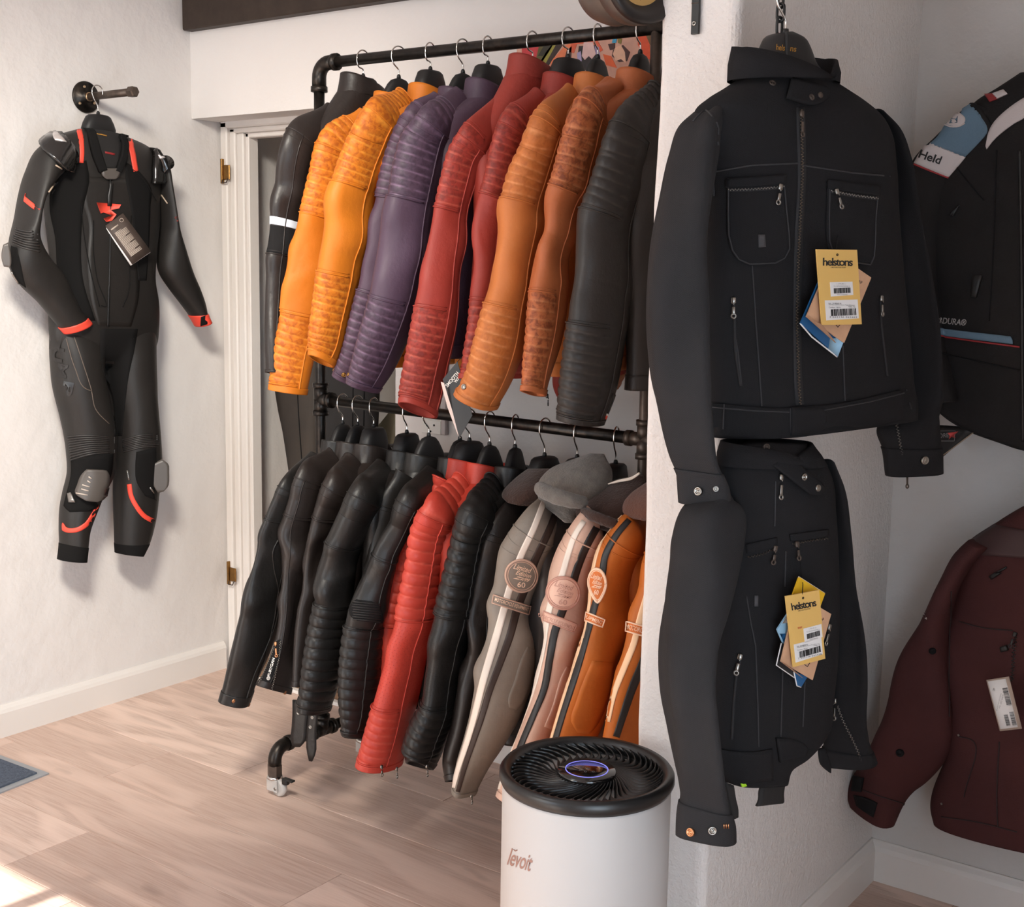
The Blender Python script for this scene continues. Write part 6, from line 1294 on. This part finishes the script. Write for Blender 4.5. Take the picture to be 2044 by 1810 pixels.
mk('touch_icon', *merge([lathe([(.0016, 0), (.0024, 0), (.0024, .0003), (.0016, .0003)], (PX + dx, PY + dy, PZ - .0039), ns=16, cap=False) for dx, dy in ((0, .004), (-.012, 0), (.004, -.010), (-.006, -.010), (.014, -.002))]), mat('dim_icon', (110, 106, 104), .6), dsp)
pb = S_bvh(BVHTree.FromPolygons(bodyP[0].tolist(), bodyP[1]))
mk('lettering', *text(pb, 'levoit', 1040, 1716, 48, 34, -17, .0006, .012, 0, .95, 0), mat('rose_grey_print', (150, 112, 100), .5), pur)
mk('lettering', *seam(pb, [(1026, 1695), (1029, 1698), (1033, 1696)], .0009, .0006), mat('rose_grey_print', (150, 112, 100), .5), pur)

# ------------------------------------------------------------------ lamp over the rack
LC = EYE + ray(1285, -50) * 2.02; LA = unit(RGT * .50 - FWD * .80 - UPV * .16); LB = mat('bronze_metal', (92, 80, 72), .4, .35, .5, noise=(40, .3))
hl_ = thing('headlamp', LC - np.array([0, 0, .08]), 'bronze round headlamp with a dial face mounted above the top rail', 'lamp')
mk('housing', *lathe([(0, -.125), (.040, -.122), (.062, -.105), (.070, -.080), (.070, -.045), (.066, -.040), (.066, -.036), (.0745, -.032), (.0765, -.010), (.075, -.004), (.070, .0)], LC, LA, 64, False), LB, hl_)
mk('bezel', *lathe([(.070, -.004), (.0755, -.002), (.0760, .006), (.071, .012), (.060, .008), (.050, -.003), (.046, -.006)], LC, LA, 64, False), mat('dark_bezel', (38, 33, 31), .4, .2), hl_)
x_, y_, z_ = frame(LA)
dl = mk('dial', *lathe([(.048, -.006), (.0, -.006)], LC, LA, 48, False), mat('aged_dial', (196, 152, 88), .5, noise=(30, .4)), hl_)
mk('dial_marks', *merge([tube([LC + z_ * -.0052 + (x_ * math.cos(t) + y_ * math.sin(t)) * .030, LC + z_ * -.0052 + (x_ * math.cos(t) + y_ * math.sin(t)) * (.037 if i % 3 else .034 + .004)], .0006, 4) for i, t in enumerate(np.linspace(0, 2 * math.pi, 37)[:-1])] + [tube([LC + z_ * -.0052 + (x_ * math.cos(t) + y_ * math.sin(t)) * .031 for t in np.linspace(0, 2 * math.pi, 49)[:-1]], .0005, 4, closed=True)]), INK, hl_)
mk('bracket', *merge([tube([LC - LA * .06 + np.array([0, 0, .05]), LC - LA * .06 + np.array([0, 0, .16]), np.array([-1.02, YC - .03, 2.02]), np.array([-1.02, YC + .01, 2.02])], .009, 12), lathe([(0, 0), (.03, 0), (.03, .006), (0, .006)], (-1.02, YC, 2.02), (0, -1, 0), 24)]), PIPE, hl_)

# flat iron strap on the partition's end
st = S_plane((-1.0, YC - .006, 1.7), (0, -1, 0)); sp = thing('iron_strap', st(1388, 66)[0], 'flat black iron strap screwed to the white partition end', 'strap')
mk('strap_bar', *patch(st, [(1383, -60, 1397, -60), (1382, 10, 1396, 10), (1380, 69, 1394, 67)], 6, 3, .005, -.003), RUBBER, sp, False)
mk('screw', *stud(st, 1386.5, 47, 5.2, [(1.0, -.2), (1.0, .15), (.6, .35), (.35, .2), (.3, 0), (0, 0)], .002), STEEL, sp); mk('bend', *seam(st, [(1382, 7), (1396, 6)], .0008, .0022), IRON, sp)

# canvas on the back wall
cv = thing('painting', (-1.76, YB - .01, 1.80), 'colourful abstract canvas on the back wall behind the top rail', 'painting')
PZ0, PZ1 = 1.780, 1.905; cx0, cx1 = -1.955, -1.572
mk('canvas', *slab(cx0, cx1, YB - .018, YB - .001, PZ0, PZ1, .002), mat('canvas_peach', (222, 170, 150), .7, noise=(30, .4)), cv, False)
cS = S_plane((-1.76, YB - .018, 1.88), (0, -1, 0))
def paint(col, pts, k=0): mk('paint_area', *poly(cS, pts, .0008 + .0002 * k, .0), mat('paint_%d_%d_%d' % col, col, .55, noise=(60, .3)), cv, False)
paint((206, 60, 66), [(1042, 84), (1082, 84), (1074, 128), (1042, 150)])
paint((96, 88, 40), [(1076, 92), (1110, 80), (1095, 105), (1080, 128), (1070, 120)], 1); paint((46, 44, 30), [(1088, 88), (1106, 84), (1084, 112), (1074, 112)], 2)
paint((160, 150, 62), [(1100, 88), (1112, 86), (1090, 128), (1072, 134)], 1); paint((52, 34, 28), [(1112, 86), (1126, 86), (1096, 130), (1088, 130)], 2)
paint((236, 130, 86), [(1128, 92), (1146, 80), (1126, 128), (1098, 140), (1100, 122)], 1); paint((70, 36, 30), [(1132, 100), (1142, 92), (1140, 116), (1128, 114)], 2)
paint((224, 96, 62), [(1142, 84), (1190, 76), (1204, 100), (1190, 108), (1176, 86), (1152, 88), (1146, 106), (1136, 104)], 2); paint((38, 30, 34), [(1156, 92), (1190, 90), (1200, 140), (1150, 140)], 3)
paint((236, 196, 190), [(1166, 84), (1184, 84), (1190, 108), (1182, 118), (1176, 112), (1168, 120), (1162, 112)], 4); paint((176, 164, 204), [(1152, 106), (1160, 102), (1162, 122), (1154, 124)], 4); paint((170, 150, 190), [(1188, 92), (1196, 94), (1200, 126), (1192, 118)], 4)
paint((72, 34, 32), [(1214, 88), (1228, 86), (1228, 98), (1218, 100)], 2); paint((60, 160, 200), [(1224, 76), (1232, 76), (1230, 86), (1222, 86)], 3); paint((130, 112, 40), [(1232, 72), (1242, 78), (1240, 88), (1234, 86)], 2)
paint((74, 38, 36), [(1224, 100), (1244, 90), (1258, 104), (1252, 122), (1236, 124), (1222, 112)], 3); paint((240, 190, 160), [(1228, 96), (1240, 90), (1248, 104), (1250, 126), (1240, 118), (1230, 122), (1224, 108)], 4)
paint((230, 100, 50), [(1204, 108), (1220, 112), (1232, 136), (1210, 130)], 2); paint((232, 84, 40), [(1272, 66), (1296, 66), (1298, 118), (1288, 118), (1274, 90)], 2); paint((110, 80, 40), [(1288, 66), (1298, 66), (1298, 90)], 3)

# socket, switch and cable trunking behind the rack
WP = mat('white_socket_plastic', (226, 222, 216), .4)
pt_ = lambda x, y: on(x, y, 1, YB - .0)
so = thing('wall_socket', pt_(865, 868), 'white wall socket with three holes between the two rails', 'socket')
a, b = pt_(846, 834), pt_(886, 868); mk('plate', *slab(a[0], b[0], YB - .012, YB + .002, b[2], a[2], .003), WP, so, False)
for x, y in ((858, 848), (872, 848), (865, 860)): p = pt_(x, y); mk('hole', *lathe([(0, 0), (.003, 0), (.003, .0006), (0, .0006)], (p[0], YB - .0122, p[2]), (0, -1, 0), 12), BLK, so)
sw = thing('wall_switch', pt_(879, 830), 'white wall switch just above the socket', 'switch'); a, b = pt_(870, 796), pt_(888, 830); mk('plate', *slab(a[0], b[0], YB - .012, YB + .002, b[2], a[2], .003), WP, sw, False); mk('rocker', *slab(a[0] + .005, b[0] - .005, YB - .017, YB - .010, b[2] + .006, a[2] - .006, .003), WP, sw, False)
a, b = pt_(888, 700), pt_(893, 868); tk = mk('cable_trunk', *slab(a[0], b[0] + .004, YB - .014, YB + .002, b[2], a[2], .002), mat('grey_trunking', (190, 180, 178), .5), None, False); tag(tk, 'grey white cable trunking running up beside the socket', 'cable trunk'); rebase(tk)

# in the alcove: dark trousers, old water pipe
def loft_thing(nm, label, cat, rows, y, m, th, group=None):
    q = np.array([0, y, 1.0]); lf = front(rows, q, NN, th, 40, 2.2, disp=Wrinkle(.008, len(label), 4, 14, 12, 3)); o = thing(nm, on_plane((rows[-1][0] + rows[-1][2]) / 2, rows[-1][1], q, NN), label, cat, group); mk('legs', *lf.mesh(open_start=True), m, o); return o, lf, q
tro, lf_, q_ = loft_thing('trousers', 'grey brown trousers hanging behind the doorway, left of the darker pair', 'trousers', [(562, 330, 660, 330), (554, 500, 655, 500), (549, 700, 648, 700), (555, 814, 642, 814), (567, 860, 640, 860), (578, 920, 642, 920), (584, 1000, 646, 1000), (590, 1260, 652, 1260)], YD + .22, mat('faded_black_cotton', (66, 58, 52), .85, noise=(6, .6), rgb2=(46, 42, 40), bump=(300, .4, .001)), .05)
mk('seam', *seam(S_bvh(lf_.bvh()), [(590, 700), (598, 850), (606, 960)], .002, .001, curve=True), BLK, tro)
tro, lf_, q_ = loft_thing('trousers', 'black trousers hanging behind the rack below the purple jackets', 'trousers', [(620, 400, 760, 400), (625, 600, 765, 600), (640, 760, 762, 760), (645, 860, 756, 860), (650, 960, 752, 960), (655, 1120, 750, 1120)], YD + .12, mat('black_cotton', (36, 34, 34), .85, bump=(300, .4, .001)), .05)
mk('seam', *merge([seam(S_bvh(lf_.bvh()), [(706, 700), (704, 850), (702, 960)], .002, .001, curve=True), seam(S_bvh(lf_.bvh()), [(728, 700), (726, 850), (724, 960)], .002, .001, curve=True)]), BLK, tro)
OLDP = mat('flaking_painted_pipe', (196, 182, 168), .7, .0, .4, noise=(45, .8), rgb2=(150, 112, 92)); ya = YD + .46
wp_ = thing('water_pipe', on(557, 1020, 1, ya), 'old flaking water pipe with an elbow on the alcove wall', 'pipe')
p = [on(x, y, 1, ya) for x, y in ((542, 893), (556, 890), (560, 902), (558, 930), (556, 1030))]
mk('pipe', *tube([p[2], p[3], p[4], p[4] - np.array([0, 0, .25])], .011, 12), OLDP, wp_); mk('elbow', *tube(interp(np.array([p[0] + np.array([0, .06, 0]), p[0], p[1], p[2], p[3]]), 16), .016, 12), OLDP, wp_); mk('collar', *tube([on(558, 905, 1, ya), on(557, 922, 1, ya)], .02, 12), OLDP, wp_)
mk('collar', *tube([on(556, 958, 1, ya), on(556, 966, 1, ya)], .017, 12), OLDP, wp_)
rc = S_plane((0, YD + .25, 1), (0, -1, 0)); cl_ = thing('folded_cloth', rc(775, 870)[0], 'pale green cloth draped behind the middle rail', 'cloth'); mk('cloth', *patch(rc, [(786, 820, 796, 822), (770, 840, 796, 848), (752, 862, 794, 872), (740, 885, 792, 890)], 12, 8, .02, 0), mat('pale_green_cloth', (176, 170, 146), .85, bump=(60, .4, .004)), cl_)

# doormat
MATG = mat('blue_grey_carpet', (96, 104, 118), .95, 0, .1, noise=(120, .7), rgb2=(66, 72, 84), bump=(260, .8, .004)); MATR = mat('grey_vinyl_edge', (150, 152, 156), .5)
m0 = on(98, 1541, 2, .006); mw, ml_ = .62, 1.0
dm = thing('doormat', (m0[0] - mw / 2, m0[1], 0), 'blue grey carpet doormat with a vinyl edge at the left frame edge', 'doormat')
e1 = unit(on(0, 1505, 2, .006) - m0); e2 = unit(on(0, 1580, 2, .006) - m0)
def quad_slab(c, a, b, z0, z1): P = [c, c + a, c + a + b, c + b]; V = [[p[0], p[1], z0] for p in P] + [[p[0], p[1], z1] for p in P]; return np.array(V), [[3, 2, 1, 0], [4, 5, 6, 7]] + [[i, (i + 1) % 4, (i + 1) % 4 + 4, i + 4] for i in range(4)]
LM = .28
mk('vinyl_edge', *quad_slab(m0, e1 * LM, e2 * .8, .0, .004), MATR, dm, False); mk('carpet', *quad_slab(m0 + e1 * .022 + e2 * .022, e1 * (LM - .044), e2 * .756, .001, .008), MATG, dm, False)

for o in list(bpy.data.objects):
    if o.type == 'MESH' and o.parent is None and 'kind' not in o.keys() and 'label' not in o.keys(): print('untagged', o.name)
print('objects', len(bpy.data.objects), 'tris', sum(len(o.data.polygons) * 2 for o in bpy.data.objects if o.type == 'MESH'))
